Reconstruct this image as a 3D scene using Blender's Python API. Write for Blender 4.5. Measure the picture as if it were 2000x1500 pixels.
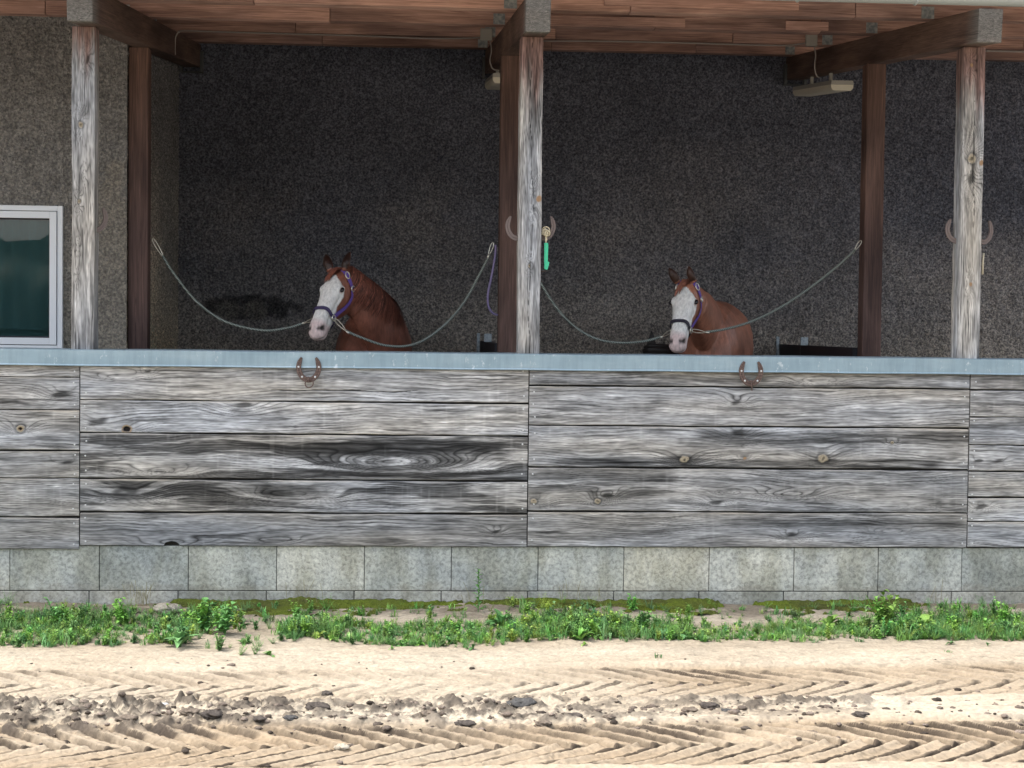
import bpy, math, random
import numpy as np
from mathutils import Vector, Matrix

for o in list(bpy.data.objects):
    bpy.data.objects.remove(o, do_unlink=True)
sc = bpy.context.scene
COL = sc.collection

# ------------------------------------------------------------------ camera
FPX = 3200.0
TH, PH, RO = math.atan(210 / 3200), math.atan(110 / 3200), .0115
CAM = np.array([-.62, -9.456, 1.63])
_F = np.array([math.sin(TH) * math.cos(PH), math.cos(TH) * math.cos(PH), -math.sin(PH)])
_R0 = np.array([math.cos(TH), -math.sin(TH), 0.])
_U0 = np.cross(_R0, _F)
_U = math.cos(RO) * _U0 - math.sin(RO) * _R0
_R = math.cos(RO) * _R0 + math.sin(RO) * _U0
cd = bpy.data.cameras.new('camera')
cam = bpy.data.objects.new('camera', cd)
COL.objects.link(cam)
cd.sensor_width = 36
cd.lens = FPX / 2000 * 36
cd.clip_start, cd.clip_end = .1, 500
m = Matrix.Identity(4)
for i in range(3):
    m[i][0], m[i][1], m[i][2], m[i][3] = _R[i], _U[i], -_F[i], CAM[i]
cam.matrix_world = m
sc.camera = cam

# ------------------------------------------------------------------ sky, sun, exposure
SUN_EL, SUN_AZ = math.radians(60), math.radians(266)      # azimuth from +Y, clockwise seen from above
w = bpy.data.worlds.new('World')
sc.world = w
w.use_nodes = True
nt = w.node_tree
bg = nt.nodes['Background']
sky = nt.nodes.new('ShaderNodeTexSky')
sky.sky_type = 'NISHITA'
sky.sun_disc = False
sky.sun_elevation = SUN_EL
sky.sun_rotation = SUN_AZ
sky.dust_density = 4
sky.air_density = 1.0
sky.ozone_density = 1.0
hs = nt.nodes.new('ShaderNodeHueSaturation')
hs.inputs['Saturation'].default_value = .5            # grey cloud cover
nt.links.new(sky.outputs[0], hs.inputs['Color'])
nt.links.new(hs.outputs[0], bg.inputs[0])
bg.inputs[1].default_value = .15
sd = bpy.data.lights.new('sun', 'SUN')
sun = bpy.data.objects.new('sun', sd)
COL.objects.link(sun)
sd.energy = .6
sd.angle = math.radians(20)
sd.color = (1, .97, .92)
dv = Vector((math.sin(SUN_AZ) * math.cos(SUN_EL), math.cos(SUN_AZ) * math.cos(SUN_EL), math.sin(SUN_EL)))
sun.rotation_euler = dv.to_track_quat('Z', 'Y').to_euler()
sc.view_settings.view_transform = 'Standard'
sc.view_settings.look = 'None'
sc.view_settings.exposure = 1.7
sc.view_settings.gamma = 1
sc.view_settings.use_curve_mapping = False
sc.cycles.max_bounces = 6
sc.cycles.diffuse_bounces = 4
sc.cycles.use_denoising = True

# ------------------------------------------------------------------ helpers
def px(x, y, X=None, Y=None, Z=None):
    """where the sight line of a pixel meets a real plane of the building"""
    d = _F + _R * (x - 1000) / FPX + _U * (750 - y) / FPX
    for i, v in enumerate((X, Y, Z)):
        if v is not None:
            return CAM + d * (v - CAM[i]) / d[i]

_PT = {}
def perlin(x, y, seed=0):
    seed = seed % 100000
    if seed not in _PT:
        r = np.random.RandomState(seed)
        p = r.permutation(256)
        ang = r.rand(256) * 2 * np.pi
        _PT[seed] = (p, np.cos(ang), np.sin(ang))
    p, gx, gy = _PT[seed]
    x = np.asarray(x, float); y = np.asarray(y, float)
    x, y = np.broadcast_arrays(x, y)
    x0 = np.floor(x).astype(int); y0 = np.floor(y).astype(int)
    fx = x - x0; fy = y - y0
    u = fx * fx * fx * (fx * (fx * 6 - 15) + 10); v = fy * fy * fy * (fy * (fy * 6 - 15) + 10)
    def g(ix, iy, dx, dy):
        h = p[(p[ix & 255] + iy) & 255]
        return gx[h] * dx + gy[h] * dy
    a = g(x0, y0, fx, fy); b = g(x0 + 1, y0, fx - 1, fy)
    c = g(x0, y0 + 1, fx, fy - 1); d = g(x0 + 1, y0 + 1, fx - 1, fy - 1)
    return ((a + u * (b - a)) * (1 - v) + (c + u * (d - c)) * v) * 1.5

def fbm(x, y, seed, o=4, g=.5):
    s = 0; a = 1; t = 0
    for i in range(o):
        s = s + a * perlin(x * 2 ** i, y * 2 ** i, seed + i * 17); t += a; a *= g
    return s / t * 1.4

def sstep(a, b, x):
    t = np.clip((x - a) / (b - a), 0, 1)
    return t * t * (3 - 2 * t)

def link(name, me, mat=None, parent=None, loc=None):
    o = bpy.data.objects.new(name, me)
    COL.objects.link(o)
    if mat is not None and me is not None:
        me.materials.clear()
        for q in (mat if isinstance(mat, (list, tuple)) else [mat]):
            me.materials.append(q)
    if parent is not None:
        o.parent = parent
    if loc is not None:
        o.location = loc
    return o

def tag(o, label=None, cat=None, group=None, kind=None):
    if label: o['label'] = label
    if cat: o['category'] = cat
    if group: o['group'] = group
    if kind: o['kind'] = kind
    return o

def empty(name, loc=(0, 0, 0)):
    o = bpy.data.objects.new(name, None)
    o.empty_display_size = .1
    COL.objects.link(o)
    o.location = loc
    return o

def copy_tree(o, parent=None):
    c = o.copy()
    COL.objects.link(c)
    c.parent = parent
    for ch in list(o.children):
        copy_tree(ch, c)
    return c

def arr_mesh(name, V, Q, colr=None, smooth=True, extra=None):
    """mesh from numpy arrays: V (n,3), Q (m,4), colr (n,3)"""
    me = bpy.data.meshes.new(name)
    V = np.asarray(V, np.float32); Q = np.asarray(Q, np.int32)
    extra = extra or []
    nl = Q.size + sum(len(e) for e in extra)
    me.vertices.add(len(V)); me.vertices.foreach_set('co', V.ravel())
    me.loops.add(nl)
    li = np.concatenate([Q.ravel()] + [np.array(e, np.int32) for e in extra]) if extra else Q.ravel()
    me.loops.foreach_set('vertex_index', li)
    k = Q.shape[1]
    ls = list(range(0, Q.size, k)); lt = [k] * len(Q); p = Q.size
    for e in extra:
        ls.append(p); lt.append(len(e)); p += len(e)
    me.polygons.add(len(ls))
    me.polygons.foreach_set('loop_start', np.array(ls, np.int32))
    me.polygons.foreach_set('loop_total', np.array(lt, np.int32))
    me.polygons.foreach_set('use_smooth', np.full(len(ls), smooth))
    me.update(calc_edges=True)
    if colr is not None:
        at = me.color_attributes.new('Col', 'FLOAT_COLOR', 'POINT')
        c = np.ones((len(V), 4), np.float32); c[:, :3] = colr
        at.data.foreach_set('color', c.ravel())
    me.validate()
    return me

def grid_q(nx, ny):
    i = np.arange(nx - 1)[:, None] * ny + np.arange(ny - 1)[None, :]
    i = i.ravel()
    return np.stack([i, i + ny, i + ny + 1, i + 1], 1)

class MB:
    def __init__(s): s.v = []; s.f = []; s.c = []
    def add(s, v, f, c=None):
        b = len(s.v); s.v += [tuple(map(float, q)) for q in v]; s.f += [tuple(i + b for i in q) for q in f]
        if c is not None: s.c += [c] * len(v) if not isinstance(c, list) else c
    def box(s, a, b, bev=0.0):
        x0, y0, z0 = a; x1, y1, z1 = b
        if bev <= 0:
            v = [(x0, y0, z0), (x1, y0, z0), (x1, y1, z0), (x0, y1, z0), (x0, y0, z1), (x1, y0, z1), (x1, y1, z1), (x0, y1, z1)]
            s.add(v, [(0, 3, 2, 1), (4, 5, 6, 7), (0, 1, 5, 4), (1, 2, 6, 5), (2, 3, 7, 6), (3, 0, 4, 7)])
            return
        import bmesh
        bm = bmesh.new(); bmesh.ops.create_cube(bm, size=1)
        for q in bm.verts:
            q.co = Vector(((x0 + x1) / 2 + q.co.x * (x1 - x0), (y0 + y1) / 2 + q.co.y * (y1 - y0), (z0 + z1) / 2 + q.co.z * (z1 - z0)))
        bmesh.ops.bevel(bm, geom=list(bm.edges), offset=bev, segments=2, profile=.5, affect='EDGES')
        bm.verts.index_update()
        s.add([q.co[:] for q in bm.verts], [[q.index for q in f.verts] for f in bm.faces]); bm.free()
    def tube(s, pts, rad, n=8, cap=True, flat=1.0):
        P = [Vector(p) for p in pts]; b = []; N = len(P)
        rads = rad if isinstance(rad, (list, tuple)) else [rad] * N
        t0 = (P[1] - P[0]).normalized()
        up = Vector((0, 0, 1)) if abs(t0.z) < .9 else Vector((1, 0, 0))
        nrm = t0.cross(up).normalized()
        for i in range(N):
            t = (P[min(i + 1, N - 1)] - P[max(i - 1, 0)]).normalized()
            nrm = (nrm - t * nrm.dot(t)).normalized(); bn = t.cross(nrm)
            for k in range(n):
                a = 2 * math.pi * k / n
                b.append(P[i] + (nrm * math.cos(a) + bn * math.sin(a) * flat) * rads[i])
        f = [(i * n + k, i * n + (k + 1) % n, (i + 1) * n + (k + 1) % n, (i + 1) * n + k) for i in range(N - 1) for k in range(n)]
        if cap: f += [tuple(range(n))[::-1], tuple((N - 1) * n + k for k in range(n))]
        s.add(b, f)
    def torus(s, c, R, r, ax=(0, 1, 0), n=20, sx=1.0, rot=0.0):
        ax = Vector(ax).normalized()
        u = ax.cross(Vector((0, 0, 1)))
        if u.length < .1: u = Vector((1, 0, 0))
        u.normalize(); v = u.cross(ax)
        if rot:
            q = Matrix.Rotation(rot, 3, ax); u = q @ u; v = q @ v
        m_ = 8; V = []
        for i in range(n):
            a = 2 * math.pi * i / n
            d = u * math.cos(a) * sx + v * math.sin(a)
            for k in range(m_):
                b = 2 * math.pi * k / m_
                V.append(Vector(c) + d * R + (d.normalized() * math.cos(b) + ax * math.sin(b)) * r)
        F_ = [(i * m_ + k, i * m_ + (k + 1) % m_, ((i + 1) % n) * m_ + (k + 1) % m_, ((i + 1) % n) * m_ + k) for i in range(n) for k in range(m_)]
        s.add(V, F_)
    def disc(s, c, r, h, n=10):
        c = Vector(c); V = []
        for q, rr in ((0, r), (h * .6, r * .95), (h, r * .55)):
            for k in range(n):
                a = 2 * math.pi * k / n
                V.append(c + Vector((math.cos(a) * rr, -q, math.sin(a) * rr)))
        F_ = [(j * n + k, j * n + (k + 1) % n, (j + 1) * n + (k + 1) % n, (j + 1) * n + k) for j in range(2) for k in range(n)] + [tuple(2 * n + k for k in range(n))]
        s.add(V, F_)
    def build(s, name, mat, parent=None, loc=None, smooth=False):
        me = bpy.data.meshes.new(name); me.from_pydata(s.v, [], s.f)
        if smooth:
            me.polygons.foreach_set('use_smooth', [True] * len(me.polygons))
        if s.c and len(s.c) == len(s.v):
            at = me.color_attributes.new('Col', 'FLOAT_COLOR', 'POINT')
            at.data.foreach_set('color', np.array([tuple(q[:3]) + (1,) for q in s.c], np.float32).ravel())
        me.update()
        return link(name, me, mat, parent, loc)

# ------------------------------------------------------------------ materials
def mat(name, col=(.5, .5, .5), rough=.7, metal=0., spec=.5):
    mt = bpy.data.materials.new(name); mt.use_nodes = True
    b = mt.node_tree.nodes['Principled BSDF']
    b.inputs['Base Color'].default_value = (*col, 1); b.inputs['Roughness'].default_value = rough
    b.inputs['Metallic'].default_value = metal; b.inputs['Specular IOR Level'].default_value = spec
    return mt, mt.node_tree, b

def noise_node(nt, scale, detail=4, rough=.5, coord=None, scl=(1, 1, 1), dist=0):
    mp = nt.nodes.new('ShaderNodeMapping'); mp.inputs['Scale'].default_value = scl
    nt.links.new(coord, mp.inputs[0])
    n = nt.nodes.new('ShaderNodeTexNoise'); n.inputs['Scale'].default_value = scale
    n.inputs['Detail'].default_value = detail; n.inputs['Roughness'].default_value = rough; n.inputs['Distortion'].default_value = dist
    nt.links.new(mp.outputs[0], n.inputs['Vector'])
    return n.outputs['Fac']

def ramp(nt, fac, stops):
    r = nt.nodes.new('ShaderNodeValToRGB'); e = r.color_ramp.elements
    while len(e) < len(stops): e.new(.5)
    for q, (p, c) in zip(e, stops):
        q.position = p; q.color = (*c, 1) if len(c) == 3 else c
    nt.links.new(fac, r.inputs[0])
    return r.outputs[0]

def mix(nt, a, b, fac, mode='MIX'):
    n = nt.nodes.new('ShaderNodeMix'); n.data_type = 'RGBA'; n.blend_type = mode
    for sock, v in ((n.inputs[0], fac), (n.inputs[6], a), (n.inputs[7], b)):
        if isinstance(v, (int, float)): sock.default_value = v
        elif isinstance(v, tuple): sock.default_value = (*v, 1) if len(v) == 3 else v
        else: nt.links.new(v, sock)
    return n.outputs[2]

def bump(nt, b, h, strength=.5, dist=.01, prev=None):
    n = nt.nodes.new('ShaderNodeBump'); n.inputs['Strength'].default_value = strength; n.inputs['Distance'].default_value = dist
    nt.links.new(h, n.inputs['Height'])
    if prev is not None: nt.links.new(prev, n.inputs['Normal'])
    nt.links.new(n.outputs[0], b.inputs['Normal'])
    return n.outputs[0]

def ocoord(nt, which='Object'):
    return nt.nodes.new('ShaderNodeTexCoord').outputs[which]

def attr(nt, name='Col'):
    a = nt.nodes.new('ShaderNodeAttribute'); a.attribute_name = name
    return a.outputs['Color']

def rnd(nt):
    return nt.nodes.new('ShaderNodeObjectInfo').outputs['Random']

# weathered timber whose grain is laid down per board in the Col attribute
M = {}
mt, nt_, b = mat('weathered_wood', rough=.85, spec=.25)
oc = ocoord(nt_)
f1 = noise_node(nt_, 60, 5, .6, oc, (.12, 1, 6))
c = mix(nt_, attr(nt_), ramp(nt_, f1, [(.3, (.72, .72, .72)), (.7, (1.2, 1.2, 1.2))]), 1.0, 'MULTIPLY')
nt_.links.new(c, b.inputs['Base Color']); bump(nt_, b, f1, .5, .003)
M['wood'] = mt
mt, nt_, b = mat('weathered_post_wood', rough=.85, spec=.25)
oc = ocoord(nt_)
f1 = noise_node(nt_, 60, 5, .6, oc, (5, 5, .12))
c = mix(nt_, attr(nt_), ramp(nt_, f1, [(.3, (.78, .78, .78)), (.7, (1.15, 1.15, 1.15))]), 1.0, 'MULTIPLY')
nt_.links.new(c, b.inputs['Base Color']); bump(nt_, b, f1, .4, .003)
M['post'] = mt

def stained(name, dark, mid, light, grey_len=0.):
    """brown stained construction timber, grain along the local X axis"""
    mt, nt_, b = mat(name, rough=.75, spec=.25)
    oc = ocoord(nt_)
    off = nt_.nodes.new('ShaderNodeVectorMath'); off.operation = 'ADD'
    sc_ = nt_.nodes.new('ShaderNodeVectorMath'); sc_.operation = 'SCALE'; sc_.inputs[0].default_value = (17, 9, 13)
    nt_.links.new(rnd(nt_), sc_.inputs['Scale']); nt_.links.new(oc, off.inputs[0]); nt_.links.new(sc_.outputs[0], off.inputs[1])
    o2 = off.outputs[0]
    big = noise_node(nt_, 3, 3, .5, o2, (.5, 1, 3), .6)
    fine = noise_node(nt_, 40, 6, .65, o2, (.06, 1, 3), 1.5)
    blot = noise_node(nt_, 1.1, 2, .5, o2, (1, 1, 1))
    c = ramp(nt_, fine, [(.3, dark), (.5, mid), (.72, light)])
    c = mix(nt_, c, ramp(nt_, big, [(.33, (.45, .42, .42)), (.6, (1.15, 1.12, 1.1))]), .8, 'MULTIPLY')
    c = mix(nt_, c, ramp(nt_, blot, [(.35, (.75, .75, .78)), (.65, (1.2, 1.15, 1.1))]), 1., 'MULTIPLY')
    c = mix(nt_, c, ramp(nt_, rnd(nt_), [(0, (.72, .72, .72)), (1, (1.2, 1.17, 1.15))]), 1., 'MULTIPLY')
    if grey_len:
        sep = nt_.nodes.new('ShaderNodeSeparateXYZ'); nt_.links.new(oc, sep.inputs[0])
        ad = nt_.nodes.new('ShaderNodeMath'); ad.operation = 'MULTIPLY_ADD'; ad.inputs[1].default_value = .12; nt_.links.new(big, ad.inputs[0]); nt_.links.new(sep.outputs[0], ad.inputs[2])
        mr = nt_.nodes.new('ShaderNodeMapRange'); mr.inputs[1].default_value = .02; mr.inputs[2].default_value = grey_len + .06
        mr.inputs[3].default_value = 1; mr.inputs[4].default_value = 0; nt_.links.new(ad.outputs[0], mr.inputs[0])
        g = ramp(nt_, fine, [(.3, (.07, .07, .07)), (.55, (.19, .19, .18)), (.75, (.36, .355, .34))])
        c = mix(nt_, c, g, mr.outputs[0])
    nt_.links.new(c, b.inputs['Base Color']); bump(nt_, b, fine, .3, .003)
    return mt
M['purlin'] = stained('stained_purlin_wood', (.19, .122, .11), (.41, .28, .25), (.62, .46, .41))
M['beam'] = stained('stained_beam_wood', (.075, .055, .049), (.145, .102, .088), (.22, .16, .135), .22)
M['brownpost'] = stained('stained_post_wood', (.055, .038, .036), (.112, .074, .066), (.19, .125, .105))

def plaster_mat(name='roughcast_plaster', soft=0.):
    mt, nt_, b = mat(name, rough=.95, spec=.15)
    oc = ocoord(nt_)
    n1 = noise_node(nt_, 62, 5, .65, oc, (1, 1, 1), .3); n0 = noise_node(nt_, 16, 4, .6, oc)
    n2 = noise_node(nt_, 90, 3, .6, oc)
    c = mix(nt_, attr(nt_), ramp(nt_, n1, [(.37, (.40, .40, .42)), (.5, (.95, .95, .95)), (.63, (1.8, 1.74, 1.62))]), 1. - soft, 'MULTIPLY')
    vo = nt_.nodes.new('ShaderNodeTexVoronoi'); vo.inputs['Scale'].default_value = 42; nt_.links.new(oc, vo.inputs['Vector'])
    sp = ramp(nt_, vo.outputs['Distance'], [(.0, (1, 1, 1)), (.16, (0, 0, 0))])
    vn = noise_node(nt_, 9, 2, .5, oc)
    k = mix(nt_, sp, ramp(nt_, vn, [(.62, (0, 0, 0)), (.76, (.8, .8, .8))]), 1., 'MULTIPLY')
    c = mix(nt_, c, (.5, .47, .41), k)
    nt_.links.new(c, b.inputs['Base Color'])
    p = bump(nt_, b, n0, 1., .05); p = bump(nt_, b, n1, 1., .02, p); bump(nt_, b, n2, .6, .006, p)
    return mt
M['plaster'] = plaster_mat()
M['plaster_front'] = plaster_mat('weathered_front_plaster', .35)

def block_mat():
    mt, nt_, b = mat('concrete_block', rough=.92, spec=.2)
    g = nt_.nodes.new('ShaderNodeNewGeometry').outputs['Position']
    n1 = noise_node(nt_, 2.2, 4, .6, g)
    n2 = noise_node(nt_, 46, 7, .7, g, (1, 1, 1), .5)
    n3 = noise_node(nt_, 7, 3, .6, g, (1, 1, .35))
    r = rnd(nt_)
    c = ramp(nt_, r, [(0, (.33, .35, .34)), (.5, (.42, .43, .41)), (1, (.48, .475, .44))])
    c = mix(nt_, c, ramp(nt_, n2, [(.38, (.6, .6, .6)), (.5, (1, 1, 1)), (.62, (1.3, 1.3, 1.28))]), .9, 'MULTIPLY')
    c = mix(nt_, c, ramp(nt_, n1, [(.35, (.78, .8, .8)), (.62, (1.12, 1.1, 1.02))]), 1., 'MULTIPLY')
    c = mix(nt_, c, ramp(nt_, n3, [(.40, (.80, .79, .74)), (.6, (1.08, 1.08, 1.08))]), 1., 'MULTIPLY')
    sep = nt_.nodes.new('ShaderNodeSeparateXYZ'); nt_.links.new(g, sep.inputs[0])
    ad = nt_.nodes.new('ShaderNodeMath'); ad.operation = 'MULTIPLY_ADD'; ad.inputs[1].default_value = -.22; nt_.links.new(noise_node(nt_, 6, 5, .7, g), ad.inputs[0]); nt_.links.new(sep.outputs[2], ad.inputs[2])
    c = mix(nt_, c, (.20, .17, .125), ramp(nt_, ad.outputs[0], [(0., (.25, .25, .25)), (.02, (0, 0, 0))]))
    nt_.links.new(c, b.inputs['Base Color']); bump(nt_, b, n2, .5, .006)
    return mt
M['block'] = block_mat()

mt, nt_, b = mat('galvanised_sheet', (.6, .65, .68), .42, .35, .5)
oc = ocoord(nt_)
n1 = noise_node(nt_, 3.5, 5, .6, oc, (.6, 1, 2)); n2 = noise_node(nt_, 60, 2, .5, oc)
c = ramp(nt_, n1, [(.3, (.22, .31, .365)), (.55, (.27, .365, .42)), (.75, (.36, .45, .49))])
n3 = noise_node(nt_, 30, 6, .75, oc, (1, 1, .5))
c = mix(nt_, c, (.6, .66, .69), ramp(nt_, n3, [(.60, (0, 0, 0)), (.68, (.8, .8, .8))]))
n4 = noise_node(nt_, 12, 5, .7, oc, (3, 1, .3))
c = mix(nt_, c, ramp(nt_, n4, [(.36, (.68, .70, .70)), (.55, (1, 1, 1)), (.7, (1.1, 1.1, 1.1))]), .35, 'MULTIPLY')
nt_.links.new(c, b.inputs['Base Color'])
M['galv'] = mt
mt, nt_, b = mat('galvanised_bracket', (.34, .38, .4), .5, .5)
oc = ocoord(nt_)
nt_.links.new(ramp(nt_, noise_node(nt_, 40, 3, .5, oc), [(.35, (.2, .24, .27)), (.65, (.42, .46, .48))]), b.inputs['Base Color'])
M['bracket'] = mt
M['dullmetal'] = mat('dull_old_metal', (.09, .10, .11), .7, .3)[0]
M['gutter'] = mat('grey_zinc', (.42, .46, .47), .45, .2)[0]
mt, nt_, b = mat('rusty_iron', (.13, .07, .055), .75, .3)
oc = ocoord(nt_)
nt_.links.new(ramp(nt_, noise_node(nt_, 120, 4, .6, oc), [(.35, (.07, .046, .042)), (.65, (.17, .115, .095))]), b.inputs['Base Color'])
M['rust'] = mt
M['rust_pale'] = mat('worn_brown_iron', (.165, .13, .12), .7, .2)[0]
M['screw'] = mat('screw_zinc', (.55, .56, .56), .4, .3)[0]
M['steel'] = mat('polished_steel', (.75, .72, .62), .28, .85)[0]
M['pvc'] = mat('white_window_plastic', (.76, .80, .84), .35)[0]
M['seal'] = mat('black_rubber_seal', (.02, .02, .03), .6)[0]
M['blind'] = mat('dark_green_blind', (.010, .07, .078), .8)[0]
mt, nt_, b = mat('window_glass', (1, 1, 1), .0)
b.inputs['Transmission Weight'].default_value = 1; b.inputs['IOR'].default_value = 1.5
M['glass'] = mt
M['mortar'] = mat('grey_mortar', (.08, .08, .075), .95)[0]
M['core'] = mat('dark_timber_core', (.03, .028, .026), .9)[0]
M['cream'] = mat('cream_plastic', (.72, .70, .60), .5)[0]
M['white_p'] = mat('off_white_plastic', (.38, .38, .36), .5)[0]
M['cable'] = mat('grey_cable', (.30, .28, .27), .6)[0]
M['purple'] = mat('purple_webbing', (.14, .08, .36), .7)[0]
M['purple_dark'] = mat('dark_purple_webbing', (.06, .045, .115), .7)[0]
M['noseband_dark'] = mat('near_black_webbing', (.028, .024, .04), .7)[0]
M['lilac'] = mat('lilac_rope', (.2, .17, .3), .8)[0]
M['green'] = mat('bright_green_plastic', (.05, .55, .30), .4)[0]
M['darkboard'] = mat('dark_rubber_board', (.012, .012, .018), .6)[0]
M['darkleather'] = mat('dark_brown_leather', (.016, .012, .011), .6)[0]
M['eye'] = mat('horse_eye', (.01, .008, .01), .12)[0]
M['floorc'] = mat('stable_concrete', (.2, .19, .17), .9)[0]
mt, nt_, b = mat('grey_green_rope', (.3, .34, .3), .8)
oc = ocoord(nt_)
wv = nt_.nodes.new('ShaderNodeTexWave'); wv.inputs['Scale'].default_value = 40; wv.inputs['Distortion'].default_value = 1; wv.bands_direction = 'DIAGONAL'
nt_.links.new(oc, wv.inputs[0])
nt_.links.new(ramp(nt_, wv.outputs['Fac'], [(.2, (.08, .10, .09)), (.7, (.27, .30, .27))]), b.inputs['Base Color'])
M['rope'] = mt
M['cord'] = mat('cream_cord', (.62, .55, .40), .9)[0]
M['roofsheet'] = mat('roof_sheet', (.25, .26, .26), .5)[0]

def vcol_mat(name, rough=.8, spec=.3, nscale=80, amp=.2, bmp=.2, sheen=0, scl=(1, 1, 1), dist=.005):
    mt, nt_, b = mat(name, rough=rough, spec=spec)
    oc = ocoord(nt_)
    n = noise_node(nt_, nscale, 4, .6, oc, scl)
    c = mix(nt_, attr(nt_), ramp(nt_, n, [(.3, (1 - amp,) * 3), (.7, (1 + amp,) * 3)]), 1., 'MULTIPLY')
    nt_.links.new(c, b.inputs['Base Color']); bump(nt_, b, n, bmp, dist)
    if sheen: b.inputs['Sheen Weight'].default_value = sheen
    return mt
M['coat'] = vcol_mat('horse_coat', .46, .45, 70, .22, .30, scl=(1, 1, .35), dist=.004)
M['hair'] = vcol_mat('horse_hair', .55, .3, 60, .25, .1)
M['sand'] = vcol_mat('sand', .95, .1, 60, .16, .5, dist=.012)
M['clod'] = vcol_mat('dark_soil', .95, .15, 55, .35, .8, dist=.015)
M['leaf'] = vcol_mat('weed_leaf', .55, .3, 30, .2, .1)
M['moss'] = vcol_mat('moss', .95, .1, 140, .4, 1., dist=.012)

# ------------------------------------------------------------------ timber board generator
def board(name, L, W, T, seed, material, parent, loc, knots=(), dark=.5, stain_bias=0., tone=1., red=0., vertical=False,
          sp=.011, crack=None, notch=None, warm=.3, ds=.0042, dt=.0033, bottom_rot=0., tilt=0., bands=(), wv=1.):
    """a sawn board: length on local X (or Z when vertical), face towards -Y. knots: (s, t, radius, kind)"""
    n_s = int(L / ds) + 1
    s = np.linspace(0, L, n_s)
    rows = []
    nT = max(2, int(T / (dt * 2 if not vertical else dt)))
    bv = .003
    for k in range(nT): rows.append((-(T - bv) * (1 - k / (nT - 1)) - bv if nT > 1 else 0, 'b'))
    nW = int(W / dt)
    for k in range(nW + 1): rows.append((bv + (W - 2 * bv) * k / nW, 'f'))
    for k in range(nT): rows.append((W + bv + (T - bv) * k / (nT - 1), 't'))
    Y = []; Z = []; TT = []
    for t, kd in rows:
        TT.append(t)
        if kd == 'b': Y.append(-t); Z.append(0.)
        elif kd == 'f': Y.append(0.); Z.append(t)
        else: Y.append(t - W); Z.append(W)
    TT, Y, Z = map(np.array, (TT, Y, Z))
    S, Tg = np.meshgrid(s, TT, indexing='ij')
    sd = seed * 31 + 7
    warp = wv * (.030 * perlin(S * .8 + seed, Tg * 2.5, sd) + .013 * perlin(S * 2.2, Tg * 7, sd + 1) + .0045 * perlin(S * 7, Tg * 24, sd + 2))
    r = Tg + warp
    for (ks, kt, kr, kd) in knots:
        d2 = ((S - ks) / (kr * (5. if kd in ('swirl', 'pale') else 4.2))) ** 2 + ((Tg - kt) / (kr * (.8 if kd in ('swirl', 'pale') else 1.9))) ** 2
        r = r + (.030 + kr * .9) * np.exp(-d2)
    ph = r / sp + .5 * perlin(S * .8, r * 12, sd + 3)
    fr = ph - np.floor(ph)
    ring = np.where(fr < .8, (fr / .8) ** 2.2, 1 - (fr - .8) / .2)
    ringm = .72 + .7 * perlin(S * 1.6, r * 16, sd + 4)
    fib = .55 * perlin(S * 7, Tg * 230, sd + 5) + .45 * perlin(S * 22, Tg * 120 + r * 90, sd + 6)
    pt = fbm(S * .9 + 5, r * 13, sd + 7, 5, .6) + .10 * perlin(S * 8, Tg * 150, sd + 64)
    stain = sstep(.16 - stain_bias, .46 - stain_bias, pt)
    lum = .365 * tone * (1 + .7 * fib)
    lum = lum * (1 - .80 * np.clip(ring ** 2.2 * ringm, 0, 1))
    chk = sstep(.30, .50, perlin(S * 3.2, (Tg + warp * .6) * 95, sd + 60)) * sstep(-.1, .3, perlin(S * 1.3, Tg * 9, sd + 61))
    lum = lum * (1 - .6 * chk)
    pale = sstep(.2, .5, perlin(S * 1.6 + 4, r * 22 + 3 * fib / 6, sd + 62)); lum = lum * (1 + .35 * pale)
    mott = fbm(S * 5, Tg * 34, sd + 9, 4, .6)
    lum = lum * (1 + .55 * mott)
    lum = lum * (1 - .86 * stain * dark * (.8 + .2 * ring)) * (1 - .35 * sstep(.1, .5, fbm(S * 2.2, r * 30 + Tg * 10, sd + 70, 3)))
    drips = sstep(.15, .7, perlin(S * 38, Tg * 2.5, sd + 10)) * sstep(.05, .35, perlin(S * 2.2, Tg * 5, sd + 11))
    lum = lum + (0 if vertical else .05) * drips * tone
    for (s0, s1, t0, t1, a) in bands:                      # broad weather stains seen on some boards
        e = .012 * perlin(S * 4, Tg * 3, sd + 14)
        mk = sstep(s0, s0 + .12, S + e * 3) * (1 - sstep(s1 - .12, s1, S + e * 3)) * sstep(t0 - .008, t0 + .012, Tg + e) * (1 - sstep(t1 - .012, t1 + .008, Tg + e))
        lum = lum * (1 - a * mk * (.7 + .5 * perlin(S * 3, Tg * 60, sd + 15)))
    te = sstep(W - .012 + .004 * perlin(S * 5, 0 * S, sd + 12), W - .003, Tg) if not vertical else 0 * Tg
    te = te * sstep(-.25, .3, perlin(S * 1.9, 0 * S, sd + 63)) * .9
    lum = lum * (1 - te) + te * .38 * tone * (1 + .4 * fib)  # pale top edge, a highlight put into the board colour
    if bottom_rot:
        lum = lum * (1 - bottom_rot * sstep(.45, .0, S) * sstep(-.1, .35, perlin(S * 1.5, Tg * 28, sd + 13)))
    wm = np.clip(.5 + .8 * perlin(S * .9, Tg * 7, sd + 8), 0, 1) * (warm + .2) + te * .35
    cool = np.array([.965, 1.0, 1.055]); wa = np.array([1.16, 1.02, .80])
    C = lum[..., None] * (cool * (1 - wm[..., None]) + wa * wm[..., None])
    if red:
        rm = sstep(L - red - .22, L - red + .12, S + .18 * perlin(S * 1.5, Tg * 30, sd + 20))
        rc = np.clip(lum, .05, .6)[..., None] * np.array([.62, .40, .36])
        C = C * (1 - rm[..., None]) + rc * rm[..., None]
    dsp = -(.0010 * ring * ringm + .0006 * fib)
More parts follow.
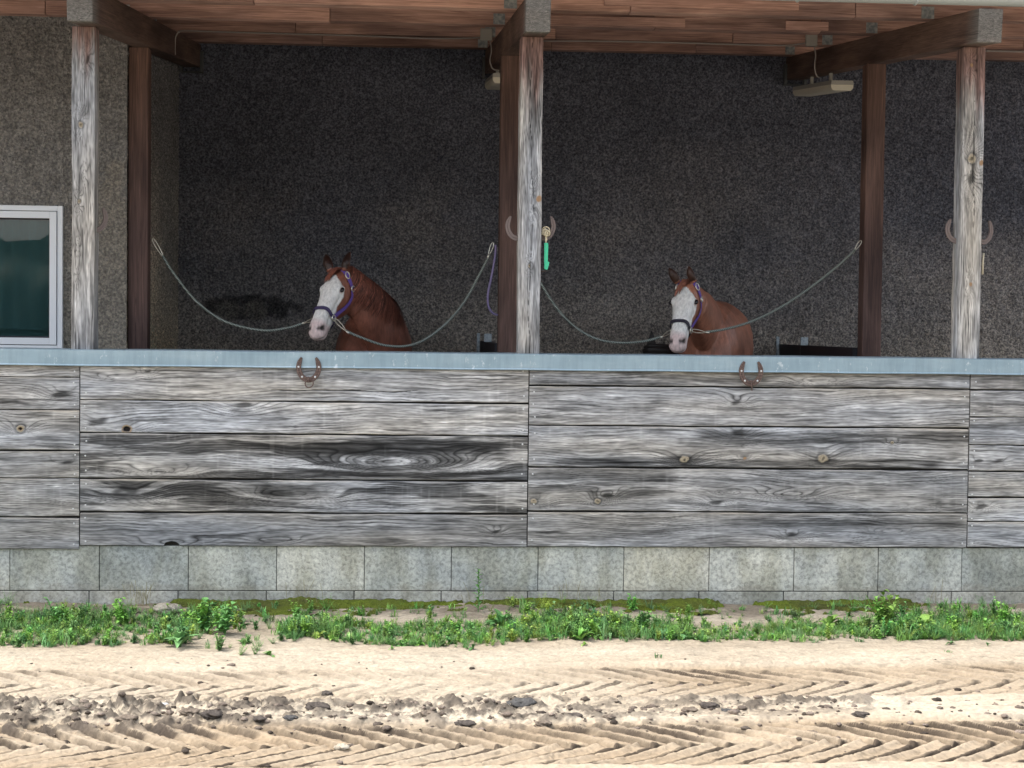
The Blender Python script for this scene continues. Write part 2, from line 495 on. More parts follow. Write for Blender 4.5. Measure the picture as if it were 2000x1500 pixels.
    for (ks, kt, kr, kd) in knots:
        d = np.sqrt(((S - ks) / kr) ** 2 + ((Tg - kt) / (kr * .8)) ** 2) + .16 * perlin(S * 45, Tg * 45, sd + 30) + .18 * perlin(S * 18, Tg * 18, sd + 33)
        if kd == 'tan':
            k = 1 - sstep(.75, 1.05, d); cc = np.array([.33, .28, .20]) * (1 - .62 * (1 - sstep(.25, .55, d + .25 * perlin(S * 70, Tg * 70, sd + 34))) - .25 * sstep(.1, .5, perlin(S * 90, Tg * 90, sd + 35)))[..., None]
            halo = sstep(.9, 1.1, d) * (1 - sstep(1.1, 1.8, d)); C = C * (1 - .5 * halo[..., None])
            C = C * (1 - k[..., None]) + cc * k[..., None]; dsp = dsp + .003 * k
        elif kd == 'hole':
            k = 1 - sstep(.8, 1.0, d); rim = sstep(.85, 1.0, d) * (1 - sstep(1.2, 1.45, d))
            C = C * (1 - rim[..., None] * .8) + np.array([.30, .21, .12]) * rim[..., None] * .8
            C = C * (1 - k[..., None]) + np.array([.015, .012, .012]) * k[..., None]; dsp = dsp - .012 * k
        elif kd == 'dark':
            d = np.sqrt(((S - ks) / (kr * 2.2)) ** 2 + ((Tg - kt - .15 * (S - ks)) / (kr * .75)) ** 2) + .55 * perlin(S * 14, Tg * 45, sd + 31)
            k = 1 - sstep(.35, 1.25, d); C = C * (1 - .78 * k[..., None])
        elif kd == 'amber':
            k = 1 - sstep(.7, 1.05, d); C = C * (1 - k[..., None]) + np.array([.30, .19, .11]) * k[..., None]
        elif kd == 'pale':
            k = 1 - sstep(.5, 1.3, d); C = C * (1 + .35 * k[..., None])
    if crack:
        for (c0, c1, ct, cw) in crack:
            line = ct + .008 * perlin(S * 6, 0 * S, sd + 41) + .02 * perlin(S * 1.5, 0 * S, sd + 42)
            wd = cw * sstep(c0, c0 + .1, S) * (1 - sstep(c1 - .15, c1, S)) * (.7 + .5 * perlin(S * 12, 0 * S, sd + 43))
            k = 1 - sstep(wd * .6, wd * 1.3 + 1e-5, np.abs(Tg - line)); k = k * (wd > cw * .08)
            C = C * (1 - .9 * k[..., None]); dsp = dsp - .006 * k
    C = np.clip(C, .008, .75)
    Zg = np.broadcast_to(Z[None, :], S.shape).copy(); Yg = np.broadcast_to(Y[None, :], S.shape).copy()
    edge = .0020 * perlin(S * 7, 0 * S, sd + 50) + .0038 * perlin(S * 1.6, 0 * S, sd + 51)
    edge2 = .0020 * perlin(S * 7, 0 * S + 9, sd + 52) + .0038 * perlin(S * 1.6, 0 * S, sd + 53)
    fz = np.clip(Zg / W, 0, 1)
    Zg = Zg + edge * (1 - fz) + edge2 * fz
    if notch:
        for (ns, nr, nh) in notch:
            hcut = nh * np.sqrt(np.clip(1 - ((S - ns) / nr) ** 2, 0, 1))
            Zg = np.maximum(Zg, hcut)
    onface = ((Tg >= 0) & (Tg <= W))
    Yg = Yg - dsp * onface
    if tilt: Zg = Zg + tilt * (S / L - .5)
    nr_ = len(TT)
    if vertical:
        V = np.stack([Zg - W / 2, Yg, S], -1).reshape(-1, 3)     # t runs to +X
        Q = grid_q(n_s, nr_)[:, ::-1]
    else:
        V = np.stack([S, Yg, Zg], -1).reshape(-1, 3)
        Q = grid_q(n_s, nr_)
    # back face strip and end caps
    i = np.arange(n_s - 1) * nr_
    bk = np.stack([i + nr_ - 1, i + 2 * nr_ - 1, i + nr_, i], 1)
    if vertical: bk = bk[:, ::-1]
    Q = np.concatenate([Q, bk])
    e0 = list(range(nr_)); e1 = [(n_s - 1) * nr_ + k for k in range(nr_)]
    if vertical: e0 = e0[::-1]
    else: e1 = e1[::-1]
    me = arr_mesh(name, V, Q, C.reshape(-1, 3), True, [e0[::-1] if False else e0, e1])
    for p_ in list(me.polygons)[-2:]: p_.use_smooth = False
    return link(name, me, material, parent, loc)

rng = random.Random(5)

# ------------------------------------------------------------------ ground sheet: dry sand with tractor tracks
def nonuni(a, b, step, far, growth=1.35):
    c = list(np.arange(a, b + step / 2, step)); s = step
    x = c[-1]
    while x < far: s *= growth; x += s; c.append(x)
    x = c[0]; s = step; pre = []
    while x > -far: s *= growth; x -= s; pre.append(x)
    return np.array(pre[::-1] + c)

def lugs(x, y, yc, hw, pitch, seed, depth):
    """imprint of a tractor tyre: two rows of slanted lugs meeting towards +X"""
    yy = y - yc - .03 * perlin(x * .35, 0 * x, seed)
    q = yy / hw
    xw = x + .02 * perlin(x * 2.2, y * 2.2, seed + 1) + .008 * perlin(x * 11, y * 11, seed + 2) + .003 * perlin(x * 35, y * 35, seed + 8)
    h = 0 * x; G = 0 * x
    for sg, off in ((1, 0.), (-1, .5)):
        a = q * sg                                        # 0 at the middle, 1 at the edge
        curve = hw * (a * .85 + .28 * a * a)
        p = (xw + curve) / pitch + off
        fr = p - np.floor(p)
        cell = np.floor(p)
        var = (.75 + .5 * perlin(cell * 1.37, 0 * cell + sg * 3.3, seed + 3)) * (1 - .75 * sstep(.12, .5, fbm(x * 1.7, y * 3.5, seed + 9, 4, .6)))
        wd = (.20 + .14 * np.clip(a, 0, 1)) if sg > 0 else (.24 - .05 * np.clip(a, 0, 1))
        g = sstep(0, .09, fr) * (1 - sstep(wd, wd + .12, fr))
        along = sstep(-.10, .0, a) * (1 - sstep(.86, 1.0, a + .06 * perlin(cell * 2.1, 0 * cell, seed + 4)))
        h = h - depth * var * g * along
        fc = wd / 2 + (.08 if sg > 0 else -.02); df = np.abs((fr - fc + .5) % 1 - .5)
        gc = 1 - sstep(wd / 2 + (.06 if sg > 0 else .09), wd / 2 + (.13 if sg > 0 else .15), df)  # colour mask reaches over the groove wall that faces the camera
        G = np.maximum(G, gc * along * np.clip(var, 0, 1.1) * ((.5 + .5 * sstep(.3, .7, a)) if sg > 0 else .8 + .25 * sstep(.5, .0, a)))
        rim = np.exp(-((fr - wd - .22) / .16) ** 2)
        h = h + depth * .22 * rim * along
    inside = 1 - sstep(.95, 1.15, np.abs(q))
    h = h - .012 * inside + .014 * np.exp(-((np.abs(q) - 1.12) / .10) ** 2)
    return h, inside, G

def ground_h(x, y, full=False):
    base = .012 * perlin(x * .7, y * .9, 3) + .008 * perlin(x * 2.3, y * 3.1, 4)
    wear = np.clip(.75 + .7 * perlin(x * .55 + 3, y * 1.3, 5), .15, 1)
    fadeR = sstep(.2, 1.0, x)
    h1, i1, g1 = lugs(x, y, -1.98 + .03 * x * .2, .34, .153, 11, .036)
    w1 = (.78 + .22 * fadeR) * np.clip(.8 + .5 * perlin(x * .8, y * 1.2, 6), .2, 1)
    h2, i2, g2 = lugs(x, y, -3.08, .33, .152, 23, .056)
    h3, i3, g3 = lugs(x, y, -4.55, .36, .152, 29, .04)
    churn = sstep(-2.95, -2.75, y) * (1 - sstep(-2.42, -2.22, y)) * np.clip(.62 + .9 * perlin(x * .8 + 7, y * 2, 8) - .12 * x, 0, 1)
    lump = fbm(x * 9, y * 9, 40, 4, .6)
    h = base + h1 * w1 + h2 * (.75 + .25 * wear) + h3
    h = h * (1 - .65 * churn) + churn * (.055 * np.maximum(lump, -.12) + .022 * np.abs(fbm(x * 26, y * 26, 43, 3)))
    fine = .0035 * fbm(x * 22, y * 22, 50, 3, .6) + .0035 * np.abs(perlin(x * 12, y * 26, 52))
    h = h + fine
    fine = .010 * np.abs(perlin(x * 3.2, y * 9, 54)) * sstep(-1.7, -1.45, y) * (1 - sstep(-.95, -.8, y)) + .006 * fbm(x * 7, y * 15, 55, 3) * sstep(-1.75, -1.4, y)
    h = h + fine
    # crusty edges
    crust = np.abs(perlin(x * 5 + .5 * perlin(x * 9, y * 9, 60), y * 16, 61))
    h = h - .008 * (1 - sstep(0, .06, crust)) * sstep(-1.3, -1.5, y)
    plate = sstep(-2.48, -2.38, y) * (1 - sstep(-2.22, -2.14, y)) * (1 - sstep(-.1, .6, x))
    cr2 = np.abs(perlin(x * 9 + .7 * perlin(x * 7, y * 7, 62), y * 11, 63))
    h = h + plate * (.018 * perlin(x * 9, y * 12, 64) - .028 * (1 - sstep(0, .09, cr2)))
    # thin straight ridges at the right of the far track
    for yl in (-1.50, -1.555):
        h = h + .006 * np.exp(-((y - yl - .012 * perlin(x * .9, 0 * x, 71)) / .012) ** 2) * sstep(.1, .7, x)
    # cut edge in front of the near track
    h = h - .022 * np.exp(-((y + 3.44 - .02 * perlin(x * 3, 0 * x, 73)) / .014) ** 2)
    # bank of soil at the foot of the wall
    bank = sstep(-.62, -.15, y + .10 * perlin(x * 1.6, 0 * x, 81)) 
    h = h + bank * (.028 + .012 * perlin(x * 3, y * 6, 82)) + .010 * sstep(-1.6, -.9, y) * perlin(x * 1.1, y * 2, 83)
    near = (y > -5.2)
    h = np.where(y > .0, -.02 + 0 * h, h)
    if full:
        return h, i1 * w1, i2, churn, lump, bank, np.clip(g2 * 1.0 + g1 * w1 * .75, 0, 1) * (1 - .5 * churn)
    return h

def make_ground():
    xs = nonuni(-3.4, 3.6, .0065, 90, 1.5)
    ys = np.concatenate([nonuni(-3.72, .0, .0072, 90, 1.5)])
    X, Y = np.meshgrid(xs, ys, indexing='ij')
    h, i1, i2, churn, lump, bank, G = ground_h(X, Y, True)
    big = np.maximum(np.abs(X) - 8, np.abs(Y) - 8)
    h = np.where(big > 0, h * 0 - .01, h)
    dry = np.array([.42, .365, .28]); damp = np.array([.31, .24, .16]); damp_shade = np.array([.062, .048, .036]); soil = np.array([.15, .125, .095]); dirt = np.array([.07, .058, .048])
    d = np.clip(.35 * i1 * sstep(-.3, 1.2, X) * 1.6 + .45 * np.maximum(i2, .8 * (1 - sstep(-3.3, -3.1, Y))) + .35 * perlin(X * 1.1, Y * 2.5, 91) + .12, 0, 1)
    low = sstep(.012, -.018, h) * (i2 + i1) * .35
    d = np.clip(d + low, 0, 1)[..., None]
    C = dry * (1 - d) + damp * d
    gr = np.clip(G * 1.9 * np.clip(.75 + .6 * fbm(X * 3, Y * 5, 99, 3), .2, 1), 0, .92)[..., None]  # damp grooves, with the shade of their camera-facing walls put into the colour
    C = C * (1 - gr) + damp_shade * gr
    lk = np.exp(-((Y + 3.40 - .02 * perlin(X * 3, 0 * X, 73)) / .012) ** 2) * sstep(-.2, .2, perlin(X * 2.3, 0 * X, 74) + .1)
    C = C * (1 - .8 * lk[..., None]) + damp_shade * .8 * lk[..., None]
    ck = (np.clip(churn * 1.7, 0, 1) * np.clip(sstep(.02, .22, lump) + .8 * sstep(.05, .3, fbm(X * 5, Y * 10, 93, 5, .7)), 0, 1))[..., None] * .85
    C = C * (1 - ck) + dirt * ck
    ck2 = (churn * sstep(-.2, .4, fbm(X * 2.5, Y * 4, 96, 3)))[..., None] * .35
    C = C * (1 - ck2) + soil * ck2
    sb = (sstep(-.50, -.2, Y + .16 * fbm(X * 2, Y * 3, 94, 3)) * sstep(-.55, .2, fbm(X * 4, Y * 7, 95, 3) + .25))[..., None] * .8
    C = C * (1 - sb) + soil * sb
    vg = (sstep(-1.28, -1.12, Y + .10 * perlin(X * 1.6, 0 * X, 98)) * (1 - sstep(-.6, -.45, Y)))[..., None] * .45
    C = C * (1 - vg) + np.array([.30, .25, .18]) * vg
    C = C * (1 + .14 * fbm(X * 14, Y * 24, 97, 4, .65) + .10 * fbm(X * 1.5, Y * 4, 197, 3) - .22 * sstep(.25, .5, fbm(X * 9, Y * 26, 198, 4, .6)))[..., None]
    global GRID
    GRID = (xs, ys, h)
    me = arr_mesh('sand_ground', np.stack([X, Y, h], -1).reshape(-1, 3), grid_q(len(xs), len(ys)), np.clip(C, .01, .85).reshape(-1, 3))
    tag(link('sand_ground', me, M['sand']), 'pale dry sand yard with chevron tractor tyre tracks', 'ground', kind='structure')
make_ground()
b_ = MB(); b_.box((-2.55, .16, -.05), (9, 4.46, .28)); tag(b_.build('stable_floor', M['floorc']), 'raised concrete floor of the open stable', 'floor', kind='structure')

# ------------------------------------------------------------------ parapet wall
par = tag(empty('parapet_wall', (0, 0, 0)), 'long low stable wall of weathered grey planks over concrete blocks with metal cap', 'wall')
b_ = MB(); b_.box((-5.2, .04, .36), (5.5, .15, 1.40)); b_.build('wall_core', M['core'], par)
b_ = MB(); b_.box((-5.2, .026, -.2), (5.5, .155, .354)); b_.build('footing', M['mortar'], par)

def PX(x, y): 
    p = px(x, y, Y=0); return float(p[0]), float(p[2])
J = [-5.03, PX(155.5, 900)[0], PX(1031.5, 900)[0], PX(1892, 900)[0], 5.31]
scr = MB(); scr.disc((0, 0, 0), .0052, .003, 10)
screw_me = None
def screws(plank, W, L, ends, n, seed):
    global screw_me
    r = random.Random(seed)
    for e in ends:
        for k in range(n):
            z = W * (.16 + .68 * (k / (n - 1) if n > 1 else .3)) + r.uniform(-.008, .008)
            x = (.028 if e == 0 else L - .028) + r.uniform(-.006, .006)
            if screw_me is None:
                o = scr.build('screw', M['screw'], plank, (x, .001, z)); screw_me = o.data
            else:
                o = link('screw', screw_me, None, plank, (x, .001, z))
# rows: list of (y_top, y_bottom) pixels at the section's middle
secs = [
    (0, 77, [(713, 736, .25, 0, 1.0), (738, 800, .8, .05, .85), (802, 879, .35, -.05, .95), (881, 932, .4, 0, .85), (935, 1008, .35, -.1, .9), (1012, 1072, .25, -.1, .78)]),
    (1, 594, [(716, 783, .3, -.12, 1.05), (786, 847, .75, -.02, 1.15), (850, 936, 1., .34, 1.05), (939, 1000.5, 1., .28, 1.0), (1004, 1067, .6, .05, .72)]),
    (2, 1462, [(722, 755, .6, .02, .92), (758, 832, .35, -.1, .95), (835, 913.5, .5, -.05, .98), (917, 999, .6, .03, .80), (1002, 1068.5, .4, -.02, .82)]),
    (3, 1960, [(728, 761, .8, .1, .8), (764, 814, .5, 0, .9), (816, 868, .6, .05, .9), (871, 920, .4, -.05, 1.05), (923, 971, .6, .1, .9), (974, 1018, .5, 0, 1.), (1021, 1069, .4, -.05, .95)]),
]
KN = {  # (section, row): knots at pixels (x, y, radius m, kind)
    (0, 2): [(40, 837, .026, 'tan'), (40, 838, .010, 'hole')],
    (0, 1): [(120, 770, .03, 'dark')],
    (0, 3): [(127, 903, .022, 'dark')],
    (1, 0): [(289, 726, .012, 'dark'), (235, 737, .03, 'swirl')],
    (1, 1): [(247, 838, .024, 'hole'), (190, 825, .03, 'dark'), (470, 795, .04, 'dark')],
    (1, 2): [(311, 920, .05, 'swirl'), (311, 922, .012, 'pale'), (765, 905, .09, 'swirl'), (765, 905, .07, 'pale')],
    (1, 3): [(560, 970, .06, 'swirl'), (250, 958, .05, 'dark')],
    (1, 4): [(330, 1062, .05, 'swirl'), (970, 1037, .014, 'dark'), (540, 1056, .03, 'swirl')],
    (2, 2): [(1337, 897, .028, 'tan'), (1608, 895, .03, 'tan'), (1455, 895, .012, 'amber'), (1743, 865, .011, 'tan'), (1442, 848, .03, 'dark')],
    (2, 3): [(1042, 979, .02, 'tan'), (1167, 979, .019, 'tan'), (1188, 968, .02, 'dark'), (1424, 963, .018, 'swirl'), (1400, 980, .022, 'dark'), (1540, 968, .05, 'swirl'), (1738, 990, .035, 'swirl'), (1858, 990, .03, 'swirl')],
    (2, 4): [(1545, 1045, .02, 'dark'), (1735, 1040, .03, 'swirl')],
    (2, 0): [(1600, 745, .03, 'swirl')],
    (2, 1): [(1440, 785, .02, 'dark')],
    (3, 3): [(1950, 901, .018, 'dark'), (1912, 900, .014, 'dark')],
    (3, 5): [(1915, 990, .02, 'dark')],
}
seed = 10
for si, xm, rws in secs:
    x0, x1 = J[si] + .003, J[si + 1] - .003
    for ri, (yt, yb, dk, sbias, tn) in enumerate(rws):
        zt, zb = PX(xm, yt)[1], PX(xm, yb)[1]
        if ri == 0: zt = 1.412
        L, Wd = x1 - x0, zt - zb
        kn = []
        for (kx, ky, kr, kd) in KN.get((si, ri), []):
            a, c_ = PX(kx, ky); kn.append((a - x0, c_ - zb, kr, kd))
        crack = None; notch = None; bands = []
        if (si, ri) == (1, 0): crack = [(1.05, 1.98, PX(650, 762)[1] - zb, .004)]
        if (si, ri) == (1, 4): notch = [(PX(335, 1060)[0] - x0, .045, .026)]
        if (si, ri) == (2, 2): bands = [(.1, 2.5, -.02, .055, .9), (.9, 2.7, Wd * .60, Wd * .92, .75)]
        if (si, ri) == (1, 2): bands = [(.75, 2.5, Wd * .55, Wd * .88, .75), (1.2, 2.7, -.02, .06, .7)]
        if (si, ri) == (1, 3): bands = [(.25, 1.5, Wd * .5, Wd * .85, .7)]
        if (si, ri) == (2, 3): bands = [(0, .9, Wd * .72, Wd + .02, .6)]
        if (si, ri) == (2, 4): bands = [(1.1, 2.6, Wd * .6, Wd * .86, .7)]
        if (si, ri) == (2, 0): bands = [(1.2, 2.5, 0, .02, .8), (0, 1., 0, .03, .5)]
        if (si, ri) == (3, 0): bands = [(0, 2, .0, .08, .6)]
        seed += 1
        yoff = rng.uniform(0, .004)
        ob = board('plank', L, Wd, .032, seed, M['wood'], par, (x0, yoff, zb), kn, dk, sbias, tn, crack=crack, notch=notch,
                   bands=bands, sp=rng.uniform(.0115, .0175), wv=1.25, warm=.30 if si else .35, tilt=rng.uniform(-.005, .005))
        n = 2 if Wd > .13 else 1
        if (si, ri) in ((1, 2), (2, 1)): n = 3
        ends = [1] if si == 0 else [0, 1] if si in (1, 2) else [0]
        screws(ob, Wd, L, ends, n, seed)
# concrete blocks
def block(x0, x1, z0, z1, y0):
    mb = MB(); mb.box((0, 0, 0), (x1 - x0, .15, z1 - z0), .004)
    return mb.build('block', M['block'], par, (x0, y0, z0))
for k in range(-3, 16):
    xa = -2.858 + (k - 1) * .504
    if xa < 5.2 and xa > -4.6: block(xa + .0018, xa + .5022, .0985, .3555, .018 + rng.uniform(-.003, .003))
    xb = xa - .058
    if xb < 5.2 and xb > -4.6: block(xb + .0025, xb + .5015, -.16, .094, .019 + rng.uniform(-.002, .002))
# galvanised cap in three lengths
cj = [-5.2, PX(699, 700)[0], PX(1789, 705)[0], 5.5]
for k in range(3):
    mb = MB()
    y0 = -.0245 if k == 1 else -.0195
    z1 = 1.478 + (.0 if k != 1 else .001)
    prof = [(y0 + .004, 1.384), (y0 - .004, 1.388), (y0, 1.396), (y0, z1 - .004), (y0 + .004, z1), (.185, z1 + .004), (.189, z1), (.189, 1.40), (.185, 1.40), (.183, z1 - .003), (y0 + .006, z1 - .006), (y0 + .004, 1.392)]
    xs = [cj[k] - (.012 if k == 1 else 0), cj[k + 1] + (.012 if k == 1 else 0)]
    n = len(prof); V = []
    nseg = 24
    for i in range(nseg + 1):
        xx = xs[0] + (xs[1] - xs[0]) * i / nseg
        for (a, c_) in prof: V.append((xx, a + .0012 * math.sin(i * 1.7 + a * 9), c_ + .0010 * math.sin(i * 1.1)))
    Fc = [(i * n + j, i * n + (j + 1) % n, (i + 1) * n + (j + 1) % n, (i + 1) * n + j) for i in range(nseg) for j in range(n)]
    Fc += [tuple(range(n))[::-1], tuple(nseg * n + j for j in range(n))]
    mb.add(V, Fc); mb.build('metal_cap', M['galv'], par)

# ------------------------------------------------------------------ stable building
bld = tag(empty('stable_building', (0, 0, 0)), 'open fronted stable with dark roughcast walls, timber posts and a wooden lean-to roof', 'stable')
def zbeam(y): return 3.276 + .1043 * (y + .3)
def zpur(y): return zbeam(y) + .19

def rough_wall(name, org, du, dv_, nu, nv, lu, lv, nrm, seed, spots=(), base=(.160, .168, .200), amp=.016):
    u = np.linspace(0, lu, nu); v = np.linspace(0, lv, nv)
    U_, V_ = np.meshgrid(u, v, indexing='ij')
    n = fbm(U_ * 26, V_ * 26, seed, 4, .62); n2 = perlin(U_ * 9, V_ * 9, seed + 9)
    h = amp * (np.abs(n) * 1.3 + .5 * n2)
    smooth = 0 * U_
    C = np.array(base) * (1 + .18 * fbm(U_ * 1.2, V_ * 1.4, seed + 20, 3) + .30 * n + .10 * n2)[..., None] * (1 + (V_[..., None] < 9) * (np.array([.10, .05, -.06]) * np.clip(.9 - 1.0 * (V_[..., None] + org[2] - 1.5), -1, 1)))  # warmer below, bluer above: falloff of light put into the wall colour
    if name != 'front_wall':                      # patchy dust lower down, with the falloff of light put into its colour
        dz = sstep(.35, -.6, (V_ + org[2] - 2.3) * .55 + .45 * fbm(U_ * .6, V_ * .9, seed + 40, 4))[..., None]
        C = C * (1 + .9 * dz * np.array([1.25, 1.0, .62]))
    for (su, sv, ru, rv, kind) in spots:
        dd = np.sqrt(((U_ - su) / ru) ** 2 + ((V_ - sv) / rv) ** 2) + .35 * fbm(U_ * 7, V_ * 7, seed + 31, 3)
        k = 1 - sstep(.75, 1.1, dd)
        if kind == 'dark': C = C * (1 - .65 * k[..., None])
        elif kind == 'light': C = C * (1 - .6 * k[..., None]) + np.array([.20, .19, .17]) * .6 * k[..., None]
        elif kind == 'smooth': smooth = np.maximum(smooth, k); C = C * (1 - .7 * k[..., None]) + np.array([.27, .25, .215]) * .7 * k[..., None]
    h = h * (1 - .8 * smooth)
    P = np.array(org) + U_[..., None] * np.array(du) + V_[..., None] * np.array(dv_) + h[..., None] * np.array(nrm)
    q = grid_q(nu, nv)
    if np.dot(np.cross(du, dv_), nrm) < 0: q = q[:, ::-1]
    me = arr_mesh(name, P.reshape(-1, 3), q, np.clip(C, .01, .6).reshape(-1, 3))
    return link(name, me, M['plaster_front' if name == 'front_wall' else 'plaster'], bld)
yb = 4.45
sp1 = px(500, 605, Y=yb); sp2 = px(440, 607, Y=yb); sp3 = px(500, 608, Y=yb)
O = (-2.54, yb, .28)
rel = lambda p: (p[0] - O[0], p[2] - O[2])
spots = [(*rel(px(490, 600, Y=yb)), .42, .11, 'dark'), (*rel(px(443, 606, Y=yb)), .10, .09, 'light'), (*rel(px(500, 608, Y=yb)), .12, .09, 'light')]
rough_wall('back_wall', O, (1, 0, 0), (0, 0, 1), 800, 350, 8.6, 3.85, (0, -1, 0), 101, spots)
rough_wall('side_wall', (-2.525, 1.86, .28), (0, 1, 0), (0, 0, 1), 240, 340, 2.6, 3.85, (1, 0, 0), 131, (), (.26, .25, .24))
pw = px(215, 480, Y=1.85); pw2 = px(60, 330, Y=1.85); pw3 = px(225, 680, Y=1.85)
OF = (-6.6, 1.85, 0)
relf = lambda p: (p[0] - OF[0], p[2])
# front wall is built round the window opening
wx1 = float(px(124, 500, Y=1.85)[0]); wz1 = float(px(60, 402, Y=1.85)[2]); wz0 = float(px(60, 684, Y=1.85)[2]) ; wx0 = wx1 - 1.15
sF = [(pw[0] - wx1, pw[2], .16, .55, 'smooth'), (pw3[0] - wx1, pw3[2], .22, .2, 'smooth')]
rough_wall('front_wall', (wx1, 1.85, 0), (1, 0, 0), (0, 0, 1), 90, 400, -2.512 - wx1, 3.9, (0, -1, 0), 151, sF, (.27, .262, .245))
rough_wall('front_wall', (wx0, 1.85, wz1), (1, 0, 0), (0, 0, 1), 150, 180, wx1 - wx0, 3.9 - wz1, (0, -1, 0), 161, (), (.27, .262, .245))
rough_wall('front_wall', (wx0, 1.85, 0), (1, 0, 0), (0, 0, 1), 60, 80, wx1 - wx0, wz0, (0, -1, 0), 171, (), (.27, .262, .245))
rough_wall('front_wall', (-6.6, 1.85, 0), (1, 0, 0), (0, 0, 1), 120, 160, wx0 + 6.6, 3.9, (0, -1, 0), 181, (), (.27, .262, .245))
mb = MB(); mb.box((-6.6, 1.875, 0), (-2.535, 1.9, wz0)); mb.box((-6.6, 1.875, wz1), (-2.535, 1.9, 3.6)); mb.box((-6.6, 1.875, wz0), (wx0, 1.9, wz1)); mb.box((wx1, 1.875, wz0), (-2.535, 1.9, wz1))
mb.box((-6.6, 4.5, 0), (6.2, 4.7, 4.0)); mb.box((-6.7, 1.875, 0), (-6.6, 4.7, 3.6))
mb.build('wall_masonry', M['core'], bld)

# window
win = link('window', None, parent=bld) if False else None
mb = MB(); t = .034; d0, d1 = 1.815, 1.89
def frame(mb, x0, x1, z0, z1, t, y0, y1):
    mb.box((x0, y0, z0), (x0 + t, y1, z1), .002); mb.box((x1 - t, y0, z0), (x1, y1, z1), .002)
    mb.box((x0 + t, y0, z1 - t), (x1 - t, y1, z1), .002); mb.box((x0 + t, y0, z0), (x1 - t, y1, z0 + t), .002)
frame(mb, wx0, wx1, wz0, wz1, t, d0, d1)
winf = mb.build('window', M['pvc'], bld)
mb = MB(); frame(mb, wx0 + t + .005, wx1 - t - .005, wz0 + t + .005, wz1 - t - .005, .046, d0 - .008, d1 - .01); mb.build('sash', M['pvc'], winf)
mb = MB(); frame(mb, wx0 + t + .001, wx1 - t - .001, wz0 + t + .001, wz1 - t - .001, .06, d0 + .022, d1 - .018); mb.build('seal', M['seal'], winf)
gx0, gx1, gz0, gz1 = wx0 + t + .048, wx1 - t - .048, wz0 + t + .048, wz1 - t - .048
mb = MB(); mb.box((gx0, 1.838, gz0), (gx1, 1.844, gz1)); mb.build('pane', M['glass'], winf)
mb = MB()
nseg = 60; V = []; 
for i in range(nseg + 1):
    xx = gx0 + (gx1 - gx0) * i / nseg
    for z in (gz0 + .065, gz1): V.append((xx, 1.885 + .006 * math.sin(i * .9), z))
mb.add(V, [(2 * i, 2 * i + 2, 2 * i + 3, 2 * i + 1) for i in range(nseg)])
mb.box((gx0, 1.875, gz0 + .055), (gx1, 1.89, gz0 + .068)); mb.box((gx0, 1.90, gz0 - .02), (gx1, 1.91, gz1 + .02)); mb.build('blind', M['blind'], winf)

# front posts (weathered, silver grey) and back posts (brown)
pxs = [-2.455, .097, 2.706]
pk = {0: [(158, 243, .018, 'tan'), (154, 393, .012, 'tan'), (172, 115, .015, 'dark'), (152, 512, .02, 'swirl'), (165, 300, .03, 'swirl')],
      1: [(1052, 388, .022, 'amber'), (1034, 519, .010, 'tan'), (1040, 393, .02, 'swirl')],
      2: [(1898, 127, .014, 'amber'), (1898, 310, .03, 'tan'), (1917, 318, .018, 'amber'), (1896, 555, .013, 'amber'), (1898, 345, .03, 'dark')]}
ck = {0: None, 1: [(-.5, 9, .066, .0016)], 2: [(2.3, 3.4, .07, .0012)]}
for i, X in enumerate(pxs):
    W = .130 if i else .127
    y0 = .035
    L = zbeam(y0) - 1.30 - .002
    kn = []
    for (kx, ky, kr, kd) in pk[i]:
        q = px(kx, ky, Y=y0); kn.append((q[2] - 1.30, q[0] - (X - W / 2), kr, kd))
    crk = ck[i]
    if i == 1: crk = [(-.2, 2.2, .068, .0018)]
    if i == 2: crk = [(.9, 1.75, .07, .0015)]
    ob = board('front_post', L, W, .13, 200 + i, M['post'], bld, (X, y0, 1.30), kn, .55, -.02, 1.0, wv=.5, red=.10 if i == 0 else .26, vertical=True,
               sp=.010, crack=crk, warm=.5, bottom_rot=.8 if i == 0 else .35, ds=.005, dt=.004)
for i, X in enumerate([-2.445, .092, 2.66]):
    mb = MB(); L = zbeam(1.95) - .28 - .002
    mb.box((0, -.065, -.067), (L, .065, .067), .006)
    ob = mb.build('back_post', M['brownpost'], bld, (X, 1.96, .28)); ob.rotation_euler = (0, -math.pi / 2, 0)
sl = math.atan(.1043)
for i, X in enumerate([-2.41, .103, 2.672]):
    mb = MB(); L = 4.75 / math.cos(sl)
    mb.box((0, -.07, 0), (L, .07, .19), .006)
    bm_ = mb.build('beam', M['beam'], bld, (X, -.3, zbeam(-.3)))
    bm_.rotation_euler = Matrix(((0, -1, 0), (1, 0, 0), (0, 0, 1))).to_4x4().to_euler()
    bm_.rotation_euler = (Matrix.Rotation(sl, 4, 'X') @ Matrix.Rotation(math.pi / 2, 4, 'Z')).to_euler()
    for yy in (.55, 1.77, 2.97, 4.19):
        mb = MB(); z = zpur(yy)
        mb.box((X - .145, yy - .058, z + .002), (X - .066, yy - .0535, z + .075))
        for q in ((-.135, .02), (-.1, .02), (-.135, .06), (-.1, .06)): mb.disc((X + q[0], yy - .058, z + q[1]), .005, .003, 8)
        mb.build('beam_bracket', M['bracket'], bld)
